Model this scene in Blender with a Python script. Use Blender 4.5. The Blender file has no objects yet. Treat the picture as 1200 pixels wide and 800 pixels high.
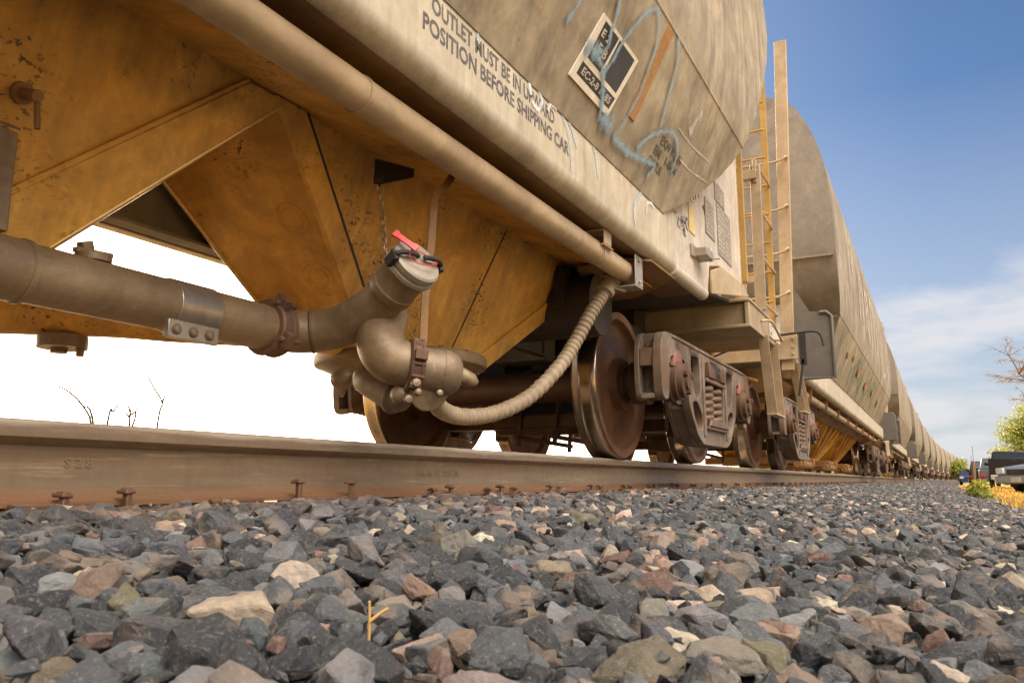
import bpy, bmesh, math, random
import numpy as np
from mathutils import Vector, Matrix
rnd = random.Random(7); nrs = np.random.RandomState(11)
SC = bpy.context.scene; COL = SC.collection
PI = math.pi; R = math.radians

# ------------------------------------------------------------------ materials
def newmat(name):
    m = bpy.data.materials.new(name); m.use_nodes = True
    nt = m.node_tree; nt.nodes.clear()
    out = nt.nodes.new('ShaderNodeOutputMaterial'); b = nt.nodes.new('ShaderNodeBsdfPrincipled')
    nt.links.new(b.outputs[0], out.inputs['Surface'])
    return m, nt, b
def N(nt, t, **kw):
    n = nt.nodes.new(t)
    for k, v in kw.items():
        if k in n.inputs: n.inputs[k].default_value = v
        else: setattr(n, k, v)
    return n
def ramp(nt, src, p0, p1, lo=0., hi=1.):
    r = N(nt, 'ShaderNodeMapRange'); r.inputs['From Min'].default_value = p0; r.inputs['From Max'].default_value = p1
    r.inputs['To Min'].default_value = lo; r.inputs['To Max'].default_value = hi
    nt.links.new(src, r.inputs['Value']); return r.outputs[0]
def mix(nt, fac, a, b, mode='MIX'):
    m = N(nt, 'ShaderNodeMix', data_type='RGBA', blend_type=mode)
    if isinstance(fac, (int, float)): m.inputs[0].default_value = fac
    else: nt.links.new(fac, m.inputs[0])
    for i, v in ((6, a), (7, b)):
        if isinstance(v, tuple): m.inputs[i].default_value = (*v, 1)
        else: nt.links.new(v, m.inputs[i])
    return m.outputs[2]
def noise(nt, co, scale=(1, 1, 1), s=5., detail=4., rough=.55, loc=(0, 0, 0), dist=0.):
    mp = N(nt, 'ShaderNodeMapping'); mp.inputs['Scale'].default_value = scale; mp.inputs['Location'].default_value = loc
    nt.links.new(co, mp.inputs['Vector'])
    n = N(nt, 'ShaderNodeTexNoise'); n.inputs['Scale'].default_value = s; n.inputs['Detail'].default_value = detail
    n.inputs['Roughness'].default_value = rough; n.inputs['Distortion'].default_value = dist
    nt.links.new(mp.outputs[0], n.inputs['Vector']); return n.outputs['Fac']
def paint(name, c1, c2, dirt=None, rough=.6, metal=0., streak=(9, 9, .7), dirt_amt=.6, rust=None, rust_cut=.66,
          spots=None, spot_cut=.69, big=1.3, bump=.15, bscale=60., scr=None, grime=.45, dent=0.):
    m, nt, b = newmat(name)
    co = N(nt, 'ShaderNodeTexCoord').outputs['Object']
    n1 = noise(nt, co, s=big, detail=6, rough=.65, dist=.4)
    c = mix(nt, ramp(nt, n1, .38, .62), c1, c2)
    if dirt:
        n2 = noise(nt, co, scale=streak, s=1.6, detail=7, rough=.65)
        n2b = noise(nt, co, s=2.3, detail=3, loc=(3, 1, 7))
        f = N(nt, 'ShaderNodeMath', operation='MULTIPLY'); nt.links.new(ramp(nt, n2, .42, .72), f.inputs[0]); nt.links.new(ramp(nt, n2b, .3, .65, .25, 1.), f.inputs[1])
        f2 = N(nt, 'ShaderNodeMath', operation='MULTIPLY'); nt.links.new(f.outputs[0], f2.inputs[0]); f2.inputs[1].default_value = dirt_amt
        c = mix(nt, f2.outputs[0], c, dirt)
    if rust:
        n3 = noise(nt, co, scale=(1, 1, .55), s=6.5, detail=8, rough=.72, loc=(9, 2, 4))
        c = mix(nt, ramp(nt, n3, rust_cut, rust_cut + .07), c, rust)
    if spots:
        n4 = noise(nt, co, scale=(1, 1, 1.6), s=46., detail=4, rough=.6, loc=(1, 5, 2)); n4b = noise(nt, co, s=3.1, detail=3, loc=(5, 5, 1))
        f = N(nt, 'ShaderNodeMath', operation='MULTIPLY'); nt.links.new(ramp(nt, n4, spot_cut - .07, spot_cut - .03), f.inputs[0]); nt.links.new(ramp(nt, n4b, .50, .62), f.inputs[1])
        c = mix(nt, f.outputs[0], c, spots)
    if scr:
        n5 = noise(nt, co, scale=(30, 30, 1.2), s=2.5, detail=4, rough=.7, loc=(2, 8, 2))
        c = mix(nt, ramp(nt, n5, .63, .7, 0, .7), c, scr)
    n6 = noise(nt, co, s=4.2, detail=9, rough=.72, loc=(7, 3, 1), dist=.6)
    c = mix(nt, ramp(nt, n6, .36, .66, grime, 0.), c, tuple(v * .42 for v in (dirt or c2)), 'MIX')
    nf = noise(nt, co, s=bscale * .5, detail=4, rough=.7)
    c = mix(nt, ramp(nt, nf, .3, .75, .0, .3), c, tuple(v * .5 for v in c2))
    nt.links.new(c, b.inputs['Base Color'])
    b.inputs['Metallic'].default_value = metal
    nt.links.new(ramp(nt, n1, .3, .7, rough - .1, min(1., rough + .12)), b.inputs['Roughness'])
    if bump:
        bp = N(nt, 'ShaderNodeBump'); bp.inputs['Strength'].default_value = bump; bp.inputs['Distance'].default_value = .004
        nb = noise(nt, co, s=bscale, detail=6, rough=.7); nt.links.new(nb, bp.inputs['Height']); nt.links.new(bp.outputs[0], b.inputs['Normal'])
        if dent:
            b2 = N(nt, 'ShaderNodeBump'); b2.inputs['Strength'].default_value = 1.; b2.inputs['Distance'].default_value = dent
            nt.links.new(noise(nt, co, s=3.2, detail=2, loc=(4, 9, 2)), b2.inputs['Height']); nt.links.new(b2.outputs[0], bp.inputs['Normal'])
    return m
def spray(name, c, edge=True):                              # thin spray paint: fades out at the edge of the stroke
    m = paint(name, c, tuple(v * .9 for v in c), rough=.65, bump=0, grime=.15); nt = m.node_tree
    out = [q for q in nt.nodes if q.type == 'OUTPUT_MATERIAL'][0]; b = [q for q in nt.nodes if q.type == 'BSDF_PRINCIPLED'][0]
    at = N(nt, 'ShaderNodeAttribute'); at.attribute_name = 'soft'; co = N(nt, 'ShaderNodeTexCoord').outputs['Object']
    nz = noise(nt, co, s=90, detail=5, rough=.7); n2 = noise(nt, co, scale=(3, 3, 1), s=9, detail=4)
    ad = N(nt, 'ShaderNodeMath', operation='ADD'); nt.links.new(at.outputs['Fac'], ad.inputs[0]) if edge else setattr(ad.inputs[0], 'default_value', .86); nt.links.new(ramp(nt, nz, .3, .7, -.3, .2), ad.inputs[1])
    a2 = N(nt, 'ShaderNodeMath', operation='ADD'); nt.links.new(ad.outputs[0], a2.inputs[0]); nt.links.new(ramp(nt, n2, .35, .65, -.3, .1), a2.inputs[1])
    tr = N(nt, 'ShaderNodeBsdfTransparent'); ms = N(nt, 'ShaderNodeMixShader'); nt.links.new(ramp(nt, a2.outputs[0], .05, .85, 0., .9), ms.inputs[0])
    nt.links.new(tr.outputs[0], ms.inputs[1]); nt.links.new(b.outputs[0], ms.inputs[2]); nt.links.new(ms.outputs[0], out.inputs['Surface']); return m
def flat(name, c, rough=.5, metal=0., bump=0):
    return paint(name, c, tuple(v * .82 for v in c), rough=rough, metal=metal, bump=bump, big=4, grime=.0)
M = {}
M['body'] = paint('weathered_grey_paint', (.47, .39, .275), (.33, .27, .185), (.085, .07, .05), dirt_amt=.9, dent=.03, streak=(7, 7, .5), rust=(.30, .17, .07), rust_cut=.70, spots=(.1, .06, .03), spot_cut=.74, scr=(.55, .5, .42))
M['sill'] = paint('cream_sill_paint', (.60, .535, .425), (.52, .45, .345), (.25, .185, .11), dirt_amt=.6, streak=(14, 14, .6), rust=(.46, .28, .11), rust_cut=.66, bump=.15, grime=.38, dent=.02)
M['panel'] = paint('white_panel_paint', (.64, .59, .51), (.55, .49, .41), (.33, .24, .19), dirt_amt=.55, streak=(10, 10, .7), rust=(.35, .25, .2), rust_cut=.70)
M['gold'] = paint('ochre_dust_and_bounce', (.85, .475, .095), (.66, .335, .05), (.20, .11, .04), dirt_amt=.55, streak=(3, 14, 1.6), rust=(.60, .46, .22), rust_cut=.64, spots=(.03, .018, .012), spot_cut=.645, scr=(.40, .22, .06), rough=.5, bump=.35, big=2.2, grime=.5, dent=.03)  # dusty gold coat, brightened and saturated to carry the warm bounce light
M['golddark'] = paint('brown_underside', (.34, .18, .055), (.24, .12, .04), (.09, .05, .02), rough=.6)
M['pipe'] = paint('cream_pipe', (.55, .42, .27), (.45, .32, .19), (.22, .15, .09), dirt_amt=.5, streak=(6, 2, 6), rough=.45, bump=.08)
M['tube'] = paint('dusty_grey_tube', (.33, .238, .142), (.26, .178, .10), (.13, .085, .05), dirt_amt=.75, streak=(9, 1.2, 12), rust=(.20, .10, .05), rust_cut=.60, scr=(.46, .36, .25), rough=.46, metal=.2, bump=.35, grime=.6)
M['sleeve'] = paint('galvanised_sleeve', (.46, .40, .33), (.36, .30, .24), (.2, .15, .1), rough=.33, metal=.65, bump=.05)
M['alu'] = paint('cast_aluminium', (.50, .45, .38), (.42, .37, .3), (.25, .2, .15), rough=.4, metal=.45, bump=.06)
M['clamp'] = paint('rusty_clamp', (.22, .125, .085), (.14, .07, .042), (.07, .04, .028), rust=(.30, .15, .07), rust_cut=.58, rough=.6, metal=.3, bump=.4)
M['hose'] = paint('tan_hose', (.42, .33, .22), (.35, .26, .165), (.2, .14, .09), rough=.6, bump=.1)
M['chain'] = paint('steel_chain', (.62, .50, .34), (.45, .34, .21), rough=.35, metal=.6, grime=.2)
M['cast'] = paint('grey_cast_steel', (.34, .30, .26), (.17, .12, .085), (.10, .06, .035), rust=(.19, .095, .048), rust_cut=.53, dirt_amt=.8, grime=.7, streak=(4, 4, 2), rough=.6, bump=.5, bscale=90)
M['castred'] = paint('red_cast_steel', (.33, .13, .10), (.22, .09, .07), rough=.6)
M['rust'] = paint('rust_brown', (.20, .10, .05), (.115, .058, .032), (.05, .03, .018), rough=.6, metal=.2, bump=.35)
M['wheel'] = paint('brown_wheel_plate', (.25, .115, .058), (.15, .068, .036), (.05, .03, .02), dirt_amt=.6, streak=(4, 3, 3), rough=.52, metal=.35, bump=.12)
M['tread'] = paint('worn_wheel_tread', (.52, .44, .36), (.40, .33, .27), rough=.18, grime=.25, metal=1., bump=.0)
M['flange'] = paint('dark_wheel_flange', (.2, .14, .1), (.14, .09, .06), rough=.32, metal=.8, bump=.05)
M['dark'] = paint('shade_dark_steel', (.036, .026, .02), (.022, .016, .013), rough=.65)  # dark steel, colour pushed near black to deepen shade on hidden parts
M['spring'] = paint('dusty_spring', (.22, .14, .09), (.16, .10, .065), rough=.5, metal=.2)
M['yellow'] = paint('faded_yellow_paint', (.47, .29, .07), (.40, .24, .06), (.3, .18, .06), rough=.5)
M['tan'] = paint('tan_post_paint', (.50, .385, .245), (.43, .32, .19), (.25, .17, .1), dirt_amt=.4, rough=.55)
M['platform'] = paint('dusty_tan_platform', (.40, .31, .20), (.33, .245, .15), (.18, .12, .07), dirt_amt=.5, rough=.6)
M['endgrey'] = paint('grey_end_sheet', (.30, .262, .21), (.25, .215, .17), (.14, .115, .09), dirt_amt=.4, streak=(3, 3, .5))
M['body2'] = paint('streaked_grey_paint', (.41, .345, .25), (.27, .225, .16), (.08, .065, .045), dirt_amt=1., streak=(1.6, 1.6, .22), scr=(.52, .46, .38))
M['platedark'] = paint('dark_shield_plate', (.135, .115, .095), (.11, .095, .08), rough=.6)
M['rail'] = None
M['orange'] = paint('orange_primer', (.46, .235, .07), (.38, .18, .05), (.15, .08, .03), rust=(.06, .035, .02), rust_cut=.60, dirt_amt=.5, streak=(14, 14, 4))
M['gate'] = paint('rusty_orange_gate', (.42, .22, .06), (.32, .15, .04), (.12, .07, .03))
M['rim'] = paint('rim_light_edge', (.74, .55, .30), (.62, .44, .22), rough=.32, metal=.7, bump=0, grime=.2)  # pale metallic colour standing in for rim light on the hopper edges
M['black'] = flat('black_paint', (.022, .02, .018), .5)
M['whitep'] = flat('white_stencil_paint', (.70, .64, .53), .6)
M['inkdark'] = paint('dark_stencil_ink', (.06, .055, .05), (.11, .1, .09), rough=.7, bump=0)
M['blue'] = spray('blue_spray_paint', (.27, .39, .48)); M['ink'] = spray('faded_stencil_ink', (.10, .092, .10), False); M['bluepale'] = spray('pale_blue_spray', (.46, .56, .62)); M['whitespray'] = spray('white_spray', (.78, .79, .80)); M['palespray'] = spray('pale_grey_spray', (.56, .52, .45))
M['chalk'] = paint('pale_scuff', (.62, .55, .44), (.5, .44, .35), rough=.7, bump=0)
M['placard'] = paint('grey_stencil_placard', (.21, .18, .155), (.30, .265, .23), (.42, .37, .31), dirt_amt=.7, streak=(40, 40, 12), rough=.6, bump=0, big=9)
M['stick'] = paint('yellow_sticker', (.66, .48, .12), (.68, .58, .3), rough=.5, bump=0, big=12)
M['red'] = flat('red_plastic', (.75, .012, .012), .3)
M['twig'] = flat('dry_twig', (.05, .035, .025), .8)
M['straw'] = flat('dry_straw', (.55, .34, .12), .7)
M['tie'] = paint('weathered_tie_wood', (.13, .085, .055), (.085, .055, .038), (.04, .03, .022), streak=(1, 12, 12), rough=.85, bump=.6)
M['bolt'] = paint('shiny_bolt', (.27, .2, .13), (.2, .14, .09), rough=.42, metal=.4, bump=0)
def railmat():
    m, nt, b = newmat('rusty_rail_steel')
    co = N(nt, 'ShaderNodeTexCoord').outputs['Object']
    sx = N(nt, 'ShaderNodeSeparateXYZ'); nt.links.new(co, sx.inputs[0])
    n = noise(nt, co, scale=(3, .6, 8), s=3, detail=7, rough=.65); n2 = noise(nt, co, s=30, detail=6, rough=.7)
    c = mix(nt, ramp(nt, n, .35, .65), (.19, .135, .085), (.14, .095, .058))
    c = mix(nt, ramp(nt, n2, .35, .75, 0, .35), c, (.11, .065, .04))
    n3 = noise(nt, co, scale=(6, 5, .8), s=3, detail=8, rough=.7, loc=(3, 3, 3)); c = mix(nt, ramp(nt, n3, .52, .72, 0, .6), c, (.13, .075, .045))
    n4 = noise(nt, co, scale=(8, .5, 10), s=5, detail=6, rough=.7, loc=(1, 7, 3)); c = mix(nt, ramp(nt, n4, .58, .68, 0, .45), c, (.36, .27, .17))
    ft = N(nt, 'ShaderNodeMath', operation='ADD'); nt.links.new(sx.outputs[2], ft.inputs[0]); nt.links.new(ramp(nt, n, .3, .7, -.012, .012), ft.inputs[1])
    c = mix(nt, ramp(nt, ft.outputs[0], .045, .012), c, (.20, .10, .05))
    c = mix(nt, ramp(nt, ft.outputs[0], .166, .182), c, (.36, .29, .22))
    nt.links.new(c, b.inputs['Base Color']); b.inputs['Metallic'].default_value = .25
    nt.links.new(ramp(nt, n2, .3, .7, .34, .54), b.inputs['Roughness'])
    bp = N(nt, 'ShaderNodeBump'); bp.inputs['Strength'].default_value = .25; bp.inputs['Distance'].default_value = .002
    nt.links.new(n2, bp.inputs['Height']); nt.links.new(bp.outputs[0], b.inputs['Normal'])
    return m
M['rail'] = railmat()

# ------------------------------------------------------------------ mesh builder
class MB:
    def __init__(s): s.v = []; s.f = []; s.m = []; s.cm = 0
    def add(s, vs, fs, mi=None):
        o = len(s.v); s.v += [tuple(p) for p in vs]
        for f in fs: s.f.append(tuple(o + i for i in f)); s.m.append(s.cm if mi is None else mi)
    def box(s, x0, x1, y0, y1, z0, z1):
        s.add([(x0, y0, z0), (x1, y0, z0), (x1, y1, z0), (x0, y1, z0), (x0, y0, z1), (x1, y0, z1), (x1, y1, z1), (x0, y1, z1)],
              [(0, 3, 2, 1), (4, 5, 6, 7), (0, 1, 5, 4), (1, 2, 6, 5), (2, 3, 7, 6), (3, 0, 4, 7)])
    def prism(s, pts, d):                     # polygon (3-D points) pushed along vector d
        n = len(pts); d = Vector(d); a = [Vector(p) for p in pts]
        nv = Vector((0, 0, 0))
        for i in range(n): nv += a[i].cross(a[(i + 1) % n])
        if nv.dot(d) > 0: a = a[::-1]
        s.add(a + [p + d for p in a], [tuple(range(n)), tuple(range(2 * n - 1, n - 1, -1))] + [(i, i + n, (i + 1) % n + n, (i + 1) % n)[::-1][0:4] if False else ((i + 1) % n, i, i + n, (i + 1) % n + n) for i in range(n)])
    def sweep(s, path, rad, n=14, cap=True, shape=None, up=None):
        P = [Vector(p) for p in path]; k = len(P)
        rr = rad if isinstance(rad, (list, tuple)) else [rad] * k
        T = [(P[min(i + 1, k - 1)] - P[max(i - 1, 0)]).normalized() for i in range(k)]
        u = Vector(up) if up else (Vector((0, 0, 1)) if abs(T[0].z) < .9 else Vector((1, 0, 0)))
        vs = []; fs = []
        for i in range(k):
            u = (u - T[i] * u.dot(T[i])).normalized(); w = T[i].cross(u)
            if shape: ring = [P[i] + u * (b * rr[i]) + w * (a * rr[i]) for a, b in shape]
            else: ring = [P[i] + (u * math.cos(2 * PI * j / n) + w * math.sin(2 * PI * j / n)) * rr[i] for j in range(n)]
            vs += ring
        nn = len(shape) if shape else n
        for i in range(k - 1):
            for j in range(nn):
                a = i * nn + j; b = i * nn + (j + 1) % nn; fs.append((a, a + nn, b + nn, b))
        if cap: fs.append(tuple(range(nn))); fs.append(tuple(range(k * nn - 1, (k - 1) * nn - 1, -1)))
        # orient: keep outward
        s.add(vs, [f[::-1] for f in fs])
    def cyl(s, p0, p1, r, n=20, r1=None): s.sweep([p0, p1], [r, r if r1 is None else r1], n)
    def bar(s, p0, p1, w, h, up=(0, 0, 1)):
        s.sweep([p0, p1], 1., shape=[(-w / 2, -h / 2), (w / 2, -h / 2), (w / 2, h / 2), (-w / 2, h / 2)], up=up)
    def lathe(s, prof, c, ax, n=40, mats=None, closed=False):    # prof: (radius, distance along axis)
        c = Vector(c); ax = Vector(ax).normalized()
        u = Vector((0, 0, 1)) if abs(ax.z) < .9 else Vector((1, 0, 0)); u = (u - ax * u.dot(ax)).normalized(); w = ax.cross(u)
        vs = [c + ax * a + (u * math.cos(2 * PI * j / n) + w * math.sin(2 * PI * j / n)) * r for r, a in prof for j in range(n)]
        o = len(s.v); s.v += [tuple(p) for p in vs]; k = len(prof)
        for i in range(k - 1):
            for j in range(n):
                a = i * n + j; b = i * n + (j + 1) % n
                s.f.append((o + a, o + b, o + b + n, o + a + n)); s.m.append(mats[i] if mats else s.cm)
    def holed(s, outer, holes, x0, x1):       # outline in (y, z) with holes, thick in x
        bm = bmesh.new(); es = []; loops = []
        for lp in [outer] + holes:
            vs = [bm.verts.new((0, y, z)) for y, z in lp]; loops.append(vs)
            es += [bm.edges.new((vs[i], vs[(i + 1) % len(vs)])) for i in range(len(vs))]
        bmesh.ops.triangle_fill(bm, use_beauty=True, use_dissolve=False, edges=es)
        bm.verts.index_update(); base = [(v.co.y, v.co.z) for v in bm.verts]; n = len(base)
        fs = [tuple(v.index for v in f.verts) for f in bm.faces]
        def ccw(f): 
            a, b, c = (base[i] for i in f[:3]); return (b[0] - a[0]) * (c[1] - a[1]) - (b[1] - a[1]) * (c[0] - a[0]) > 0
        fs = [f if ccw(f) else f[::-1] for f in fs]
        out = [f for f in fs] + [tuple(i + n for i in f[::-1]) for f in fs]
        for li, lp in enumerate(loops):
            idx = [v.index for v in lp]
            area = sum(base[idx[i]][0] * base[idx[(i + 1) % len(idx)]][1] - base[idx[(i + 1) % len(idx)]][0] * base[idx[i]][1] for i in range(len(idx)))
            if (area > 0) == (li > 0): idx = idx[::-1]
            for i in range(len(idx)):
                a, b = idx[i], idx[(i + 1) % len(idx)]; out.append((b, a, a + n, b + n))
        s.add([(x1, y, z) for y, z in base] + [(x0, y, z) for y, z in base], out); bm.free()
    def helix(s, c, r, h, turns, wr, n=8):
        k = int(turns * 14)
        s.sweep([(c[0] + r * math.cos(2 * PI * turns * i / k), c[1] + r * math.sin(2 * PI * turns * i / k), c[2] + h * i / k) for i in range(k + 1)], wr, n)
    def build(s, name, mats, parent=None, org=None, smooth=40, bevel=0, label=None):
        if not isinstance(mats, (list, tuple)): mats = [mats]
        if org is None:
            org = Vector((0, 0, 0)); p = parent
            while p is not None: org += p.location; p = p.parent
        org = Vector(org)
        me = bpy.data.meshes.new(name); me.from_pydata([(p[0] - org.x, p[1] - org.y, p[2] - org.z) for p in s.v], [], s.f)
        for m in mats: me.materials.append(M[m] if isinstance(m, str) else m)
        me.polygons.foreach_set('material_index', s.m)
        bm = bmesh.new(); bm.from_mesh(me); bmesh.ops.recalc_face_normals(bm, faces=bm.faces) if len(s.f) < 60000 else None; bm.to_mesh(me); bm.free()
        if name.endswith('graffiti') or name == 'scuff_mark':
            at = me.attributes.new('soft', 'FLOAT', 'POINT'); at.data.foreach_set('value', np.tile([0., 1., 0.], len(me.vertices) // 3).astype(np.float32))
        me.polygons.foreach_set('use_smooth', [True] * len(me.polygons)); me.set_sharp_from_angle(angle=R(smooth)); me.update()
        o = bpy.data.objects.new(name, me); COL.objects.link(o)
        if parent is not None: o.parent = parent
        else: o.location = org
        if bevel:
            md = o.modifiers.new('bevel', 'BEVEL'); md.width = bevel; md.segments = 2; md.limit_method = 'ANGLE'; md.angle_limit = R(35)
        if label: o['label'] = label
        return o
def tag(o, label=None, cat=None, group=None, kind=None):
    if label: o['label'] = label
    if cat: o['category'] = cat
    if group: o['group'] = group
    if kind: o['kind'] = kind
    return o
def empty(name, loc, rz=0.):
    o = bpy.data.objects.new(name, None); o.location = loc; o.rotation_euler = (0, 0, rz); o.empty_display_size = .2; COL.objects.link(o); return o
def copy_tree(o, parent=None):
    c = o.copy(); COL.objects.link(c)
    if parent is not None: c.parent = parent
    for ch in list(o.children): copy_tree(ch, c)
    return c
def textmesh(txt, h, maxw=None):
    cu = bpy.data.curves.new('lettering', 'FONT'); cu.body = txt; cu.size = h / .72; cu.resolution_u = 3; cu.offset = h * .034
    ob = bpy.data.objects.new('lettering', cu); COL.objects.link(ob)
    dg = bpy.context.evaluated_depsgraph_get(); me = bpy.data.meshes.new_from_object(ob.evaluated_get(dg))
    vs = [tuple(v.co) for v in me.vertices]; fs = [tuple(p.vertices) for p in me.polygons]
    bpy.data.objects.remove(ob); bpy.data.curves.remove(cu); bpy.data.meshes.remove(me)
    if maxw:
        w = max(v[0] for v in vs); vs = [(v[0] * maxw / w, v[1], 0) for v in vs]
    return vs, fs
def smoothpath(pts, k=6):
    P = [Vector(p) for p in pts]; out = []
    for i in range(len(P) - 1):
        p0, p1, p2, p3 = P[max(i - 1, 0)], P[i], P[i + 1], P[min(i + 2, len(P) - 1)]
        for j in range(k):
            t = j / k
            out.append(.5 * ((2 * p1) + (p2 - p0) * t + (2 * p0 - 5 * p1 + 4 * p2 - p3) * t * t + (3 * p1 - p0 - 3 * p2 + p3) * t ** 3))
    return out + [P[-1]]
def trackX(y): return 0. if y < 25 else (y - 25) ** 2 / 5000.

# ------------------------------------------------------------------ rails, ties, spikes
RP = [(-.076, 0), (.076, 0), (.076, .011), (.032, .022), (.0135, .038), (.009, .07), (.009, .11), (.0135, .130), (.033, .143), (.0373, .148), (.0368, .174), (.034, .181), (.027, .1855), (0, .1862)]
RP = RP + [(-x, z) for x, z in RP[-2:1:-1]]
for sgn, nm, lb in ((1, 'rail', 'nearest long rusty steel rail running along the front of the grey ballast'), (-1, 'rail', 'rail on the far side of the track under the left wheels')):
    mb = MB(); ys = [-8, 0, 8, 16, 25] + [25 + 6 * i for i in range(1, 40)]
    vs = [(trackX(y) + sgn * .7545 + x, y, z) for y in ys for x, z in RP]; n = len(RP)
    fs = [(i * n + j, i * n + (j + 1) % n, (i + 1) * n + (j + 1) % n, (i + 1) * n + j) for i in range(len(ys) - 1) for j in range(n)]
    mb.add(vs, fs + [tuple(range(n))])
    ro = tag(mb.build(nm, 'rail', org=(0, 0, 0), smooth=35), lb, 'rail', 'rails of the track')
    if sgn > 0:
        mb = MB()
        for txt, y0, z0, h in (('136 RE VT 2003 IIII', 2.55, .073, .024), ('S 2 8', 1.15, .085, .022)):
            vs, fs = textmesh(txt, h); mb.add([(.7545 + .0095 + .0012, y0 + v[0] * 1.15, z0 + v[1]) for v in vs], fs)
        mb.build('raised_lettering', 'rail', ro)
ty = [y for y in np.arange(-3.0, 40, .51)]
g = None
for y in ty:
    mb = MB(); mb.box(-1.22, 1.22, y - .11, y + .11, -.19, -.024)
    if g is None:
        g = mb.build('railroad_tie', 'tie', org=(0, y, 0), bevel=.012); tag(g, 'weathered wooden tie under the rails, mostly buried in grey ballast', 'railroad tie', 'ties under the track')
    else:
        c = g.copy(); COL.objects.link(c); c.location = (0, y, rnd.uniform(-.006, 0))
mb = MB(); mb.box(.7545 - .17, .7545 + .19, -.09, .09, -.022, -.0022); mb.box(.7545 + .081, .7545 + .1, -.09, .09, -.003, .008)
pl = None
for y in ty:
    if y > 22 or y < .4: continue
    if pl is None: pl = mb.build('tie_plate', 'rust', org=(0, 0, 0), bevel=.003); tag(pl, 'flat rusty tie plate clamping the near rail to its tie', 'tie plate', 'tie plates under the near rail'); pl.location = (0, y, 0)
    else: c = pl.copy(); COL.objects.link(c); c.location = (0, y, 0)
def spike(h):
    mb = MB(); mb.box(-.008, .008, -.008, .008, -.06, h - .008)
    mb.prism([(-.022, -.014, h - .009), (.011, -.014, h - .009), (.011, .014, h - .009), (-.022, .014, h - .009)], (0, 0, .009))
    mb.prism([(-.015, -.010, h - .002), (.008, -.010, h - .002), (.008, .010, h - .002), (-.015, .010, h - .002)], (0, 0, .006)); return mb
sp = None; X = .7545 + .094
shown = [1.10, 1.255, 2.54, 2.96]
rest = []
for y in ty:
    if y > 2.6 and y < 24: rest += [y - .05 + rnd.uniform(-.02, .02), y + .055 + rnd.uniform(-.02, .02)]
for y in shown + [q for q in rest if abs(q - 2.54) > .04 and abs(q - 2.96) > .04]:
    if sp is None:
        sp = spike(.027).build('railroad_spike', 'rust', org=(0, 0, 0), bevel=.003); tag(sp, 'short rusty spike with a flat head against the foot of the near rail', 'railroad spike', 'spikes along the near rail')
        c = sp
    else: c = sp.copy(); COL.objects.link(c)
    c.location = (X, y, rnd.uniform(-.003, .009)); c.rotation_euler = (rnd.uniform(-.1, .1), rnd.uniform(-.1, .1), rnd.uniform(-.2, .2))
s1 = spike(.056).build('railroad_spike', 'rust', org=(0, 0, 0), bevel=.003); s1.location = (X + .006, 1.815, 0)
tag(s1, 'tall pulled spike, left of the two tall ones standing proud of the rail foot', 'railroad spike', 'spikes along the near rail')
s2 = s1.copy(); COL.objects.link(s2); s2.location = (X + .006, 2.05, -.002); s2.rotation_euler = (.05, .06, .5)
s2['label'] = 'tall pulled spike, right of the two tall ones standing proud of the rail foot'

# ------------------------------------------------------------------ car parts
PROF = [(1.335, 1.44), (1.36, 1.50), (1.60, 2.07), (1.632, 2.25), (1.648, 2.5), (1.65, 2.9), (1.642, 3.3), (1.605, 3.75), (1.52, 4.12), (1.40, 4.43), (1.22, 4.71), (.9, 4.87), (.4, 4.96), (0, 4.97)]
BOT1 = 1.2
_P = PROF[:2] + [(1.39, 1.571), (1.42, 1.643), (1.46, 1.738), (1.50, 1.833), (1.55, 1.951)] + [tuple(p)[:2] for p in smoothpath([(a, b, 0) for a, b in PROF[2:]], 3)]
PROF = _P
def endY(z, half, bot):                      # distance of the body's end from the car's middle, at height z
    if bot == BOT1: pts = [(1.43, 5.06), (1.49, 5.17), (1.57, 5.31), (1.64, 5.43), (1.74, 5.58), (1.845, 5.72), (1.95, 5.82), (2.055, 5.90), (2.25, 6.06), (2.48, 6.27), (2.73, 6.48), (3.06, 6.74), (3.3, 6.86), (3.7, 6.9), (5, 6.9)]
    else: pts = [(1.4, half - bot), (1.5, half - bot + .06), (2.07, half - .55), (2.35, half - .2), (2.7, half - .03), (3.2, half), (5, half)]
    for (a, b), (c, d) in zip(pts, pts[1:]):
        if z <= c: return b + (d - b) * (z - a) / (c - a)
    return half
def profX(z):
    for (a, b), (c, d) in zip(PROF, PROF[1:]):
        if z <= d: return a + (c - a) * (z - b) / (d - b) if d > b else a
    return 0
def body(root, mat, half, bot, y0):
    full = PROF + [(-x, z) for x, z in PROF[-2::-1]]; n = len(full); mb = MB()
    ss = np.linspace(-1, 1, 25)
    vs = [(x, y0 + s * endY(z, half, bot), z) for s in ss for x, z in full]
    fs = [(i * n + j, i * n + j + 1, (i + 1) * n + j + 1, (i + 1) * n + j) for i in range(len(ss) - 1) for j in range(n - 1)]
    mb.add(vs, fs, 0)
    for e in (0, len(ss) - 1):               # end sheets: one strip per height
        for j in range(len(PROF) - 1):
            a, b = e * n + j, e * n + j + 1; c, d = e * n + n - 1 - j, e * n + n - 2 - j
            mb.f.append((a, b, d, c) if b != d else (a, b, c)); mb.m.append(1)
    mb.f.append(tuple(i * n for i in range(len(ss))) + tuple(i * n + n - 1 for i in range(len(ss) - 1, -1, -1))); mb.m.append(1)
    b = mb.build('hopper_body', [mat, 'endgrey'], root, smooth=26)
    return b
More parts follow.
